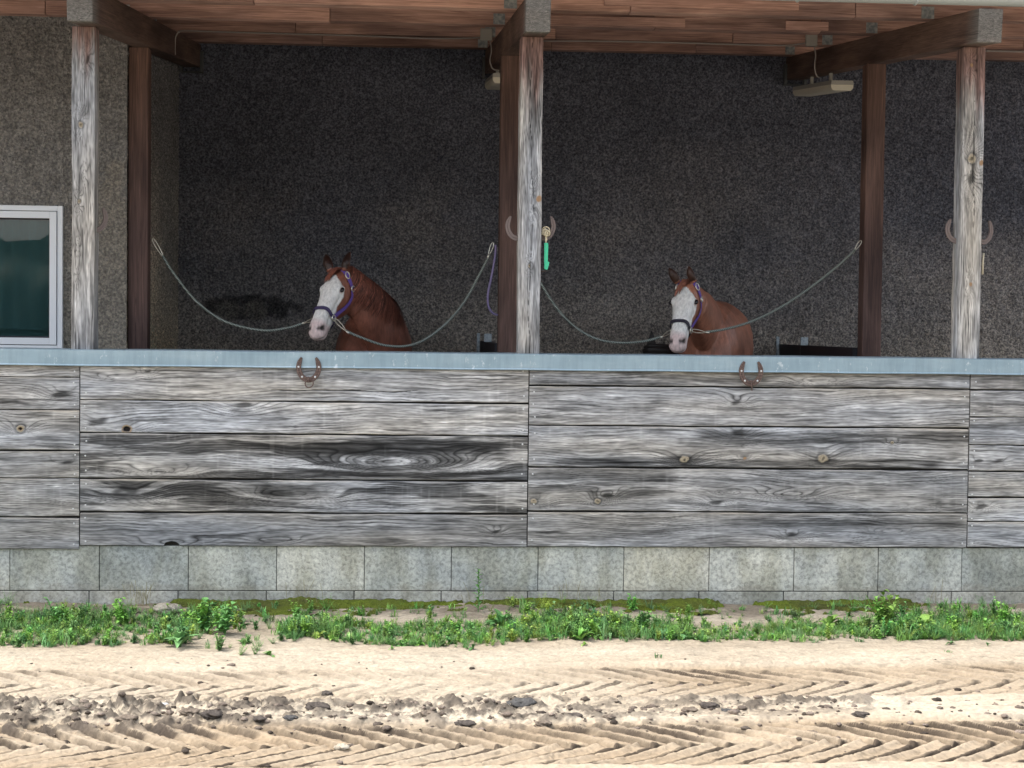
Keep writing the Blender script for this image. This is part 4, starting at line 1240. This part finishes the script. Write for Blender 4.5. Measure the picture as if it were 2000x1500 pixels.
_, H2, _, *_r2 = h2
r1l = H1(hp(.392, math.radians(92), .014)); r1r = H1(hp(.392, -math.radians(92), .014))
r2l = H2(hp(.392, math.radians(92), .014)); r2r = H2(hp(.392, -math.radians(92), .014))
print('rings', [tuple(round(float(c), 2) for c in q) for q in (r1l, r1r, r2l, r2r)])
def proj(p):
    d = np.array(p) - CAM; z = d @ _F; return (round(1000 + FPX * (d @ _R) / z), round(750 - FPX * (d @ _U) / z), round(float(p[1]), 2))
print('proj rings', proj(r1l), proj(r1r), proj(r2l), proj(r2r))
tie_rope([(318, 500, 2.0), (340, 535, 1.98), (385, 590, 1.93), (440, 628, 1.88), (510, 645, 1.83), (560, 641, 1.8), (596, 630, 1.78)],
         (P3(318, 500, 2.0), P3(298, 466, 2.0)), (P3(596, 630, 1.78), r1r), 'grey-green tie rope sagging from the far left brown post to the left horse')
tie_rope([(676, 646, 1.76), (700, 657, 1.77), (755, 675, 1.78), (810, 672, 1.82), (862, 640, 1.86), (905, 592, 1.9), (937, 535, 1.94), (955, 500, 1.95)],
         (P3(676, 646, 1.76), r1l), (P3(955, 497, 1.95), P3(963, 474, 1.96)), 'grey-green tie rope rising from the left horse to the brown middle post')
tie_rope([(1017, 478, 1.94), (1040, 523, 1.88), (1062, 563, 1.84), (1090, 605, 1.83), (1120, 636, 1.82), (1160, 660, 1.8), (1205, 669, 1.79), (1255, 667, 1.78), (1294, 657, 1.78)],
         (None, None), (P3(1294, 657, 1.78), r2r), 'grey-green tie rope sagging from the middle post to the right horse')
tie_rope([(1378, 649, 1.76), (1420, 642, 1.76), (1470, 627, 1.8), (1530, 597, 1.84), (1590, 556, 1.88), (1640, 516, 1.92), (1670, 488, 1.95)],
         (P3(1378, 649, 1.76), r2l), (P3(1670, 488, 1.95), P3(1682, 470, 1.95)), 'grey-green tie rope rising from the right horse to the right brown post')
mb = MB(); mb.tube(smooth_path([P3(968, 478, 1.93), P3(967, 500, 1.93), P3(960, 540, 1.92), P3(953, 575, 1.91), P3(954, 598, 1.91), P3(962, 611, 1.92), P3(972, 615, 1.93)]), .014, 8, flat=.6)
tag(mb.build('lead_strap', M['lilac'], smooth=True), 'lilac lead strap hanging in a loop beside the brown middle post', 'strap')
mb = MB(); mb.tube([P3(1716, 470 + k * 12, 1.93) + np.array([.0035 * (-1) ** k, 0, 0]) for k in range(21)], .0075, 7)
tag(mb.build('hanging_rope', M['rope'], smooth=True), 'thin twisted rope hanging straight down the right side of the right brown post', 'rope')

# ------------------------------------------------------------------ horseshoes
def shoe_parts(root, ring=None):
    mb = MB(); n = 26; V = []; 
    pts = []
    for i in range(n + 1):
        q = -1.18 * math.pi / 2 * 0 + (i / n) * 2 - 1                     # -1..1 from tip to tip, round the toe
        ang = -math.pi / 2 + q * math.radians(128)
        pts.append((.058 * math.cos(ang) * (1.0 if abs(q) < .7 else 1 - .12 * (abs(q) - .7) / .3), .076 * math.sin(ang) * (1 if math.sin(ang) < 0 else 1.12)))
    rows = []
    for i in range(n + 1):
        a0 = np.array(pts[max(i - 1, 0)]); a1 = np.array(pts[min(i + 1, n)]); t = (a1 - a0) / np.linalg.norm(a1 - a0); nn = np.array([t[1], -t[0]])
        wd = .0140 * (1 - .55 * max(0, abs(i / n * 2 - 1) - .82) / .18) + .002 * (1 - abs(i / n * 2 - 1))
        c = np.array(pts[i])
        for (sa, yv) in ((-1, 0), (-.85, -.009), (-.15, -.0085), (0, -.006), (.15, -.0085), (.85, -.009), (1, 0)):
            V.append((c[0] + nn[0] * sa * wd, yv, c[1] + nn[1] * sa * wd))
    k_ = 7
    F_ = [(i * k_ + j, i * k_ + (j + 1) % k_, (i + 1) * k_ + (j + 1) % k_, (i + 1) * k_ + j) for i in range(n) for j in range(k_)] + [tuple(range(k_))[::-1], tuple(n * k_ + j for j in range(k_))]
    mb.add(V, F_); mb.build('shoe', M['rust'] if ring else M['rust_pale'], root)
    for i in ((4, 22, 9, 17) if ring else ()):
        s_ = MB(); s_.disc((pts[i][0], -.007, pts[i][1]), .0062, .003, 10); s_.build('screw', M['screw'], root)
    if ring == 'ring':
        r_ = MB(); r_.torus((.004, -.014, -.096), .0235, .0035, (.15, 1, -.25), 22); r_.build('ring', M['rust'], root, smooth=True)
        r_ = MB(); r_.torus((0, -.008, -.072), .012, .004, (1, .3, 0), 14); r_.build('staple', M['rust'], root, smooth=True)
    elif ring == 'side':
        r_ = MB(); r_.torus((0, -.024, -.092), .0225, .0035, (1, -.25, .1), 22); r_.build('ring', M['rust'], root, smooth=True)
        r_ = MB(); r_.torus((0, -.008, -.070), .012, .004, (1, .3, 0), 14); r_.build('staple', M['rust'], root, smooth=True)
def shoe(x, y, Y, label, ring=None, rz=0., group=None, dx=0):
    p = px(x, y, Y=Y); root = tag(empty('horseshoe', (p[0] + dx, Y, p[2])), label, 'horseshoe', group)
    shoe_parts(root, ring); root.rotation_euler = (0, 0, rz); return root
shoe(603, 716, -.0265, 'rusty horseshoe with a hanging iron ring screwed to the metal cap below the left horse', 'ring', group='horseshoes on the low wall')
shoe(1467, 724, -.0285, 'rusty horseshoe with an edge-on ring on the metal cap below the right horse', 'side', group='horseshoes on the low wall')
g = 'horseshoes used as hooks on the grey posts'
Rz = math.radians(18)
for (x, y, lab, rz) in ((187, 423, 'faint rusty horseshoe hook on the right side of the left grey post, beside the window', .55),
                    (1011, 440, 'rusty horseshoe hook on the left side of the middle grey post', -.15), (1062, 440, 'rusty horseshoe hook on the right side of the middle grey post, holding cream cord', .15),
                    (1870, 446, 'rusty horseshoe hook on the left side of the right grey post', -.2), (1920, 448, 'rusty horseshoe hook on the right side of the right grey post', .35)):
    shoe(x, y, .115, lab, None, rz, g)
# hoof pick on a cream cord
pc = px(1066, 455, Y=.085)
root = tag(empty('hoof_pick', pc), 'bright green plastic hoof pick dangling on a cream cord from the middle post', 'hoof pick')
mb = MB()
rr = random.Random(4)
for k in range(14):
    a0 = rr.uniform(0, 6.28); R1 = rr.uniform(.010, .024)
    mb.torus((rr.uniform(-.006, .006), rr.uniform(-.008, .008), .005 + rr.uniform(-.012, .012)), R1, .0035, (rr.uniform(-1, 1), rr.uniform(-1, 1), rr.uniform(-.5, .5)), 14)
for k in range(5): mb.tube([(rr.uniform(-.006, .006), rr.uniform(-.005, .005), -.005), (.002 + rr.uniform(-.004, .004), 0, -.035), (.002 + rr.uniform(-.003, .003), 0, -.065)], .003, 6)
mb.tube([(-.002, 0, -.01), (-.03, .0, .006), (-.02, 0, -.012)], .0035, 6)
mb.build('cord', M['cord'], root, smooth=True)
mb = MB()
out = [(-.008, -.058), (.012, -.058), (.015, -.068), (.013, -.165), (.021, -.168), (.022, -.176), (.012, -.214), (-.006, -.210), (-.008, -.16)]
V = [(a, -.007, b_) for a, b_ in out] + [(a, .007, b_) for a, b_ in out]; n = len(out)
mb.add(V, [tuple(range(n)), tuple(n + j for j in range(n))[::-1]] + [(j, n + j, n + (j + 1) % n, (j + 1) % n) for j in range(n)])
mb.build('handle', M['green'], root)
mb = MB(); mb.tube([(.004, 0, -.21), (.002, 0, -.222), (-.02, 0, -.226), (-.028, 0, -.218)], .0028, 6); mb.build('pick', M['rust'], root)
# pale strip behind the right post
mb = MB(); a = px(1921, 494, Y=.17); c_ = px(1919, 536, Y=.17); mb.tube([a, (a + c_) / 2 + np.array([-.002, 0, 0]), c_], .006, 6)
tag(mb.build('pale_twine', M['cord'], smooth=True), 'short pale cord end hanging beside the right grey post', 'cord')
# dark bundle beside the right horse's nose
root = tag(empty('leather_bundle', P3(1280, 690, 2.9)), 'dark brown leather bundle peeping over the wall beside the right horse\'s nose', 'tack')
o_ = np.array(P3(1280, 690, 2.9))
mb = MB()
for k, (xa, xb, yy, rad) in enumerate(((1256, 1330, 683, .03), (1254, 1330, 694, .035), (1258, 1330, 675, .018))):
    mb.tube([P3(xa, yy + 4, 2.9) - o_, P3(xa + 12, yy, 2.88) - o_, P3((xa + xb) / 2, yy + 1, 2.86) - o_, P3(xb, yy + 3, 2.9) - o_], [rad * .6, rad, rad, rad * .8], 10)
mb.build('roll', M['darkleather'], root, smooth=True)
mb = MB()
fp = [P3(1262, 680, 2.93) - o_, P3(1266, 664, 2.93) - o_, P3(1273, 646, 2.93) - o_, P3(1279, 660, 2.92) - o_, P3(1282, 680, 2.92) - o_]
mb.add([*fp, *[q + np.array([0, .02, 0]) for q in fp]], [(0, 1, 2, 3, 4), (9, 8, 7, 6, 5), (0, 5, 6, 1), (1, 6, 7, 2), (2, 7, 8, 3), (3, 8, 9, 4), (4, 9, 5, 0)])
mb.build('flap', M['darkleather'], root)

# ------------------------------------------------------------------ soil clods and crumbs
def lump_mesh(r, seed, n=14, squash=.6):
    V = []; rs = np.random.RandomState(seed)
    th = np.linspace(0, math.pi, n + 1)[:, None]; ph = np.linspace(0, 2 * math.pi, 2 * n + 1)[None, :-1]
    x = np.sin(th) * np.cos(ph); y = np.sin(th) * np.sin(ph); z = np.cos(th) * np.ones_like(ph)
    d = 1 + .45 * perlin(x * 1.6 + z * 1.1 + seed, y * 1.6 - z * 1.3, seed) + .22 * perlin(x * 3.4 + z * 2.1, y * 3.4 - z * 2.6, seed + 1) + .07 * perlin(x * 8 + z * 5, y * 8 - z * 3, seed + 2)
    P = np.stack([x * d * rs.uniform(.9, 1.5), y * d, z * d * squash], -1) * r
    m2 = 2 * n
    F_ = [(i * m2 + k, (i + 1) * m2 + k, (i + 1) * m2 + (k + 1) % m2, i * m2 + (k + 1) % m2) for i in range(n) for k in range(m2)]
    return P.reshape(-1, 3), F_
def gz_(x, y):
    gx_, gy_, gh_ = GRID
    return float(gh_[min(max(np.searchsorted(gx_, x), 0), len(gx_) - 1), min(max(np.searchsorted(gy_, y), 0), len(gy_) - 1)])
big = [(620, 1378, .085, 'dark'), (1018, 1372, .095, 'slate'), (1062, 1405, .05, 'brown'), (1120, 1392, .05, 'dark'), (415, 1402, .075, 'dark'), (505, 1405, .05, 'dark'), (565, 1402, .05, 'slate'),
       (640, 1345, .05, 'dark'), (1385, 1380, .06, 'dark'), (1345, 1385, .05, 'brown'), (1680, 1395, .055, 'dark'), (1585, 1418, .04, 'brown'), (1190, 1398, .055, 'brown'), (835, 1395, .055, 'brown'), (905, 1405, .055, 'dark'), (370, 1395, .06, 'brown'), (250, 1405, .06, 'brown'), (120, 1372, .045, 'brown'), (1420, 1388, .045, 'slate')]
cl_lab = ['largest dark soil clod left of centre', 'big slate-grey pointed soil clod near the centre of the sand', 'brown soil clod just right of and below the slate-grey clod', 'small dark soil clod right of the slate-grey clod', 'wide dark soil clod in the churned strip at left', 'dark soil clod right of the wide dark clod', 'slate-dark soil clod below the largest dark clod',
          'dark clod just above the largest dark clod by the far track', 'dark clod in the churned patch right of centre', 'brown clod touching the dark clod right of centre', 'dark soil clod far right below the far track', 'brown clod at the right edge of the churned strip', 'brown clod between centre and the right churned patch', 'brown clod left of centre above the near track', 'dark clod left of the slate-grey clod above the near track', 'brown clod at the left of the wide dark clod', 'brown clod in the left churned strip', 'brown clod at the far left below the far track', 'slate-dark clod at the right end of the churned patch']
ccol = {'dark': (.075, .064, .055), 'slate': (.075, .073, .07), 'brown': (.15, .122, .095)}
for i, (x, y, r, kd) in enumerate(big):
    p = px(x, y + 6, Z=0.0)
    V, F_ = lump_mesh(r * .50, 300 + i, 18, .45)
    mb = MB(); cc = np.array(ccol[kd]); mb.add(V, F_, [tuple(cc * (1 + .5 * (v[2] / r))) for v in V])
    o = mb.build('soil_clod', M['clod'], None, (p[0], p[1], gz_(p[0], p[1]) + r * .05), smooth=True)
    tag(o, cl_lab[i], 'clod', 'soil clods on the sand')
mb = MB(); rr = random.Random(9)
for k in range(1300):
    x = rr.uniform(-3.2, 3.4); y = rr.gauss(-2.6, .17) if rr.random() < .85 else rr.uniform(-3.4, -1.4)
    if rr.random() > .75 - .16 * x: continue
    r = .004 + .013 * rr.random() ** 3
    V, F_ = lump_mesh(r, rr.randint(0, 9999), 5)
    z = gz_(x, y) + r * .2
    base = np.array((.13, .105, .085)) * rr.uniform(.4, 1.9)
    mb.add([(v[0] + x, v[1] + y, v[2] + z) for v in V], F_, tuple(base))
tag(mb.build('soil_crumbs', M['clod'], smooth=True), 'loose crumbs of soil scattered on the sand', 'crumbs', kind='stuff')
V, F_ = lump_mesh(.013, 77, 12, .5); p = px(320, 1379, Z=0); mb = MB(); mb.add(V, F_, (.45, .45, .44))
tag(mb.build('white_pebble', M['clod'], None, (p[0], p[1], gz_(p[0], p[1]) + .008), smooth=True), 'small white pebble among the soil clods at left', 'pebble')
V, F_ = lump_mesh(.028, 78, 12, .4); p = px(668, 1461, Z=0); mb = MB(); mb.add(V, F_, (.42, .37, .29))
tag(mb.build('pale_stone', M['clod'], None, (p[0], p[1], gz_(p[0], p[1]) + .005), smooth=True), 'pale rounded stone lying in the near tyre track', 'stone')
V, F_ = lump_mesh(.06, 79, 14, .5); p = px(325, 1192, Z=0.03); mb = MB(); mb.add(V, F_, (.34, .31, .25))
tag(mb.build('pale_stone', M['clod'], None, (p[0], p[1] , .04), smooth=True), 'pale cracked stone between the weeds at the wall foot', 'stone')

# ------------------------------------------------------------------ moss along the wall foot
xs = np.arange(-3.3, 3.6, .008); ys = np.arange(-.34, .016, .008)
X, Y = np.meshgrid(xs, ys, indexing='ij')
cov = fbm(X * 4, Y * 9, 210, 5, .65) * 1.2 + .38 + .7 * sstep(-.26, -.06, Y) - .8 * sstep(-1.75, -2.0, X) * 1.3 - 1.6 * sstep(2.25, 2.6, X) - 1.4 * np.exp(-((X - 1.37) / .13) ** 2) - .55 * np.exp(-((X + .25) / .35) ** 2)
mm = sstep(.35, .7, cov)
hgt = ground_h(X, Y) - .012 + mm * (.026 + .010 * fbm(X * 18, Y * 18, 214, 3)) + .008 * sstep(-.1, 0, Y) * mm
mc = np.clip(.5 + .9 * fbm(X * 3, Y * 5, 216, 3), 0, 1)[..., None]
C = np.array([.12, .16, .020]) * mc + np.array([.08, .085, .028]) * (1 - mc)
me = arr_mesh('moss', np.stack([X, Y, hgt], -1).reshape(-1, 3), grid_q(len(xs), len(ys)), C.reshape(-1, 3))
tag(link('moss', me, M['moss']), 'yellow-green moss along the foot of the block wall', 'moss', kind='stuff')

# ------------------------------------------------------------------ weeds
def leaf(mb, o_, d, up, L, W, col, bend=.5, n=4):
    d = np.array(d, float); d /= np.linalg.norm(d); sd_ = np.cross(d, up); ns = np.linalg.norm(sd_); sd_ = sd_ / ns if ns > 1e-4 else np.array([1, 0, 0.])
    nu = np.cross(sd_, d); V = []
    for i in range(n + 1):
        t = i / n; w2 = W * math.sin(math.pi * min(t * .92 + .06, 1)) ** .8
        c = o_ + d * L * t + nu * (L * .18 * math.sin(t * 2)) - np.array([0, 0, 1]) * bend * L * t * t
        V += [c - sd_ * w2 + nu * w2 * .35, c, c + sd_ * w2 + nu * w2 * .35]
    F_ = []
    for i in range(n):
        for k in (0, 1): F_.append((i * 3 + k, i * 3 + k + 1, i * 3 + k + 4, i * 3 + k + 3))
    mb.add(V, F_, [tuple(np.clip(np.array(col) * (1.0 + .12 * (j % 3 == 1)), 0, 1)) for j in range(len(V))])
greens = [(.11, .27, .06), (.15, .32, .06), (.095, .23, .065), (.20, .34, .07), (.12, .25, .085)]
def plant(mb, x, y, z, size, r, kind):
    o_ = np.array([x, y, z]); g_ = np.array(r.choice(greens)) * r.uniform(.75, 1.25)
    if kind == 'rosette':
        for k in range(r.randint(9, 15)):
            a = r.uniform(0, 6.28); el = r.uniform(.25, 1.2)
            d = (math.cos(a) * math.cos(el), math.sin(a) * math.cos(el), math.sin(el))
            leaf(mb, o_, d, (0, 0, 1), size * r.uniform(.7, 1.2), size * r.uniform(.13, .2), g_ * r.uniform(.8, 1.25), r.uniform(.2, .7), 5)
    elif kind == 'bushy':
        for s_ in range(r.randint(4, 7)):
            a = r.uniform(0, 6.28); lean = r.uniform(.0, .55)
            ax = np.array([math.cos(a) * lean, math.sin(a) * lean, 1.]); ax /= np.linalg.norm(ax); L = size * r.uniform(.6, 1.15)
            mb.tube([o_, o_ + ax * L * .5, o_ + ax * L], .0018, 4, False); mb.c += [tuple(g_ * .8)] * 12
            for k in range(r.randint(8, 12)):
                t = (k + 1) / 11; b_0 = r.uniform(0, 6.28); d = np.array([math.cos(b_0), math.sin(b_0), r.uniform(.1, .8)])
                leaf(mb, o_ + ax * L * t, d, (0, 0, 1), size * r.uniform(.22, .42) * (1.15 - .5 * t), size * r.uniform(.07, .12), g_ * r.uniform(.75, 1.35), r.uniform(.1, .5), 3)
    elif kind == 'feather':
        for s_ in range(r.randint(7, 12)):
            a = r.uniform(0, 6.28); lean = r.uniform(.1, 1.1)
            ax = np.array([math.cos(a) * lean, math.sin(a) * lean, 1.]); ax /= np.linalg.norm(ax); L = size * r.uniform(.5, 1.)
            for k in range(9):
                t = (k + 1) / 9
                for sg in (-1, 1):
                    b_0 = a + sg * 1.2 + r.uniform(-.4, .4); d = np.array([math.cos(b_0), math.sin(b_0), r.uniform(.1, .7)])
                    leaf(mb, o_ + ax * L * t, d, (0, 0, 1), size * .14 * (1.3 - .7 * t), size * .018, g_ * r.uniform(.7, 1.2), .1, 2)
    elif kind == 'grass':
        for k in range(r.randint(10, 18)):
            a = r.uniform(0, 6.28); el = r.uniform(.7, 1.45)
            leaf(mb, o_ + np.array([r.uniform(-.02, .02), r.uniform(-.02, .02), 0]), (math.cos(a) * math.cos(el), math.sin(a) * math.cos(el), math.sin(el)), (0, 0, 1), size * r.uniform(.5, 1.1), .0028, g_ * r.uniform(.8, 1.2), r.uniform(.1, .6), 4)
def veg_density(x, y):
    """share of ground covered by weeds at x, y (nearer edge wobbles, one bare gap)"""
    n = float(fbm(np.array(x * 1.4), np.array(y * 3.), 230, 3)); n2 = float(perlin(np.array(x * .9), np.array(0.), 233))
    near = -1.10 + .12 * n2 + .05 * math.sin(x * 5); far = -.42 + .10 * n2
    if x < -1.6: near = -1.12 - .06 * (x < -2.3); far = -.22
    if -1.62 < x < -1.25: return .06
    if x > .6: far = -.52 + .08 * n2; near = -1.08
    if x > 2.2: far = -.30
    e = min((y - near) / .10, (far - y) / .16)
    d = max(0, min(1, e)) * (.80 + .6 * n)
    if -1.25 <= x < -.2: d *= max(0, min(1, (-.52 - y) / .1 + .15))
    return d
rr = random.Random(21)
PROT = {}
for kd in ('bushy', 'feather', 'grass', 'rosette'):
    PROT[kd] = []
    for q in range(14):
        pm = MB(); plant(pm, 0, 0, 0, {'bushy': .085, 'feather': .085, 'grass': .095, 'rosette': .07}[kd], rr, kd)
        PROT[kd].append((np.array(pm.v), np.array(pm.f), np.array([tuple(c)[:3] for c in pm.c])))
WV, WF, WC = [], [], []; nb_ = 0; cnt = 0
for k in range(17000):
    x = rr.uniform(-4.2, 4.4); y = rr.uniform(-1.35, -.12)
    if rr.random() > max(veg_density(x, y) * .95, .09 * (y > -.5)): continue
    kd = rr.choices(['bushy', 'feather', 'grass', 'rosette'], [.15, .46, .31, .08])[0]
    if x > .55 and kd == 'bushy' and rr.random() < .5: kd = 'feather'
    v, f, c = rr.choice(PROT[kd]); a = rr.uniform(0, 6.28); s_ = rr.uniform(.45, .98) * (1 + .25 * math.sin(x * 3.1 + 1.3 * math.sin(x * 7)))
    ca, sa = math.cos(a) * s_, math.sin(a) * s_
    V2 = np.stack([v[:, 0] * ca - v[:, 1] * sa + x, v[:, 0] * sa + v[:, 1] * ca + y, v[:, 2] * s_ * rr.uniform(.8, 1.1) + gz_(x, y) - .004], 1)
    WV.append(V2); WF.append(f + nb_); WC.append(c * rr.uniform(.8, 1.25) * np.array([rr.uniform(.85, 1.3), 1, rr.uniform(.8, 1.2)])); nb_ += len(v); cnt += 1
weeds_me = arr_mesh('weeds', np.concatenate(WV), np.concatenate(WF), np.clip(np.concatenate(WC), 0, .9))
tag(link('weeds', weeds_me, M['leaf']), 'strip of low green weeds and grass growing along the wall', 'weeds', kind='stuff')
print('weeds', cnt)
mb = MB()
# thin stalks and seedlings
for k in range(22):
    x = rr.uniform(-3.2, 3.4); y = rr.uniform(-1.5, -.05)
    plant(mb, x, y, gz_(x, y), .04 * rr.uniform(.6, 1.3), rr, rr.choice(['grass', 'rosette']))
tag(mb.build('seedlings', M['leaf']), 'tiny scattered seedlings on the sand', 'seedlings', kind='stuff')
ds_ = MB()
for k in range(46):
    xp = rr.choice([rr.uniform(250, 300), rr.uniform(260, 290), rr.uniform(1095, 1190), rr.uniform(560, 640), rr.uniform(900, 960), rr.uniform(1800, 1960)])
    q = px(xp, 1190, Y=-.06); L = rr.uniform(.08, .19); a = rr.uniform(-.35, .35)
    ds_.tube([(q[0], rr.uniform(-.12, -.03), .0), (q[0] + a * L * .4, -.07, L * .6), (q[0] + a * L, -.07, L)], .0011, 4, False)
ds_.c = [(.22, .20, .10)] * len(ds_.v)
tag(ds_.build('dry_stems', M['leaf']), 'thin dry grass stems in front of the blocks', 'dry grass', kind='stuff')
ind = [(345, 1262, .15, 'rosette', 'pale rosette weed with broad leaves at the front edge left of the bare gap'), (237, 1222, .14, 'bushy', 'leafy weed clump at the wall foot below the left plank joint'),
       (440, 1240, .17, 'bushy', 'tall bushy weed at the left side of the bare gap'), (400, 1235, .16, 'bushy', 'bushy weed between the pale rosette and the tallest left weed'),
       (938, 1215, .24, 'stalk', 'single upright weed standing tallest against the blocks near the middle'), (985, 1225, .13, 'rosette', 'broad-leaved weed right of the single upright weed'),
       (625, 1225, .11, 'grass', 'grass tuft just right of the bare gap'), (1725, 1228, .19, 'bushy', 'tall weed clump before the blocks at right'), (1620, 1225, .13, 'rosette', 'broad-leaved weed left of the tall right clump'),
       (1960, 1228, .15, 'bushy', 'leafy weed at the right edge of the picture'), (1800, 1232, .14, 'rosette', 'broad-leaved weed right of the tall right clump'), (1140, 1250, .11, 'rosette', 'low rosette at the front edge right of centre'),
       (120, 1222, .13, 'bushy', 'round-leaved weed at far left near the wall'), (1260, 1235, .12, 'bushy', 'leafy weed in the right half near the centre')]
for i, (x, y, s_, kd, lab) in enumerate(ind):
    p = px(x, y, Z=.01); mb = MB(); rr = random.Random(500 + i); p[1] = min(p[1], -.12)
    if kd == 'stalk':
        p = px(x, y, Z=.02); p[1] = -.30
        mb.tube([(0, 0, 0), (.004, 0, s_ * .5), (-.002, 0, s_)], .0025, 5, False); mb.c += [(.08, .18, .05)] * 15
        for k in range(26):
            t = (k + 1) / 26; a = k * 2.4
            leaf(mb, np.array([0, 0, s_ * t]), (math.cos(a), math.sin(a), .5), (0, 0, 1), .055 * (1.2 - .7 * t), .008, np.array((.10, .24, .06)) * rr.uniform(.8, 1.2), .3, 3)
    else:
        for q in range(2 if kd == 'bushy' else 1): plant(mb, rr.uniform(-.02, .02), rr.uniform(-.02, .02), 0, s_, rr, kd)
    tag(mb.build('leafy_weed', M['leaf'], None, (p[0], p[1], gz_(p[0], p[1]))), lab, 'weed', 'single weeds along the wall')

# ------------------------------------------------------------------ far hedge across the yard, seen only mirrored in the window
xs = np.linspace(-60, 60, 160); zs = np.linspace(0, 1, 14)
X, Zq = np.meshgrid(xs, zs, indexing='ij')
top = 6.1 + 1.2 * perlin(X * .25, 0 * X, 301) + .7 * perlin(X * .9, 0 * X, 302)
Zh = Zq * top - .2; Yh = -62 - 1.5 * np.sin(Zq * math.pi) * -1 + .8 * perlin(X * .8, Zh * .8, 303)
me = arr_mesh('hedge', np.stack([X, Yh, Zh], -1).reshape(-1, 3), grid_q(160, 14), np.broadcast_to(np.array([.03, .055, .03]), (160 * 14, 3)))
tag(link('far_hedge', me, M['leaf']), 'far dark hedge across the yard, seen only as a reflection', 'hedge', kind='stuff')
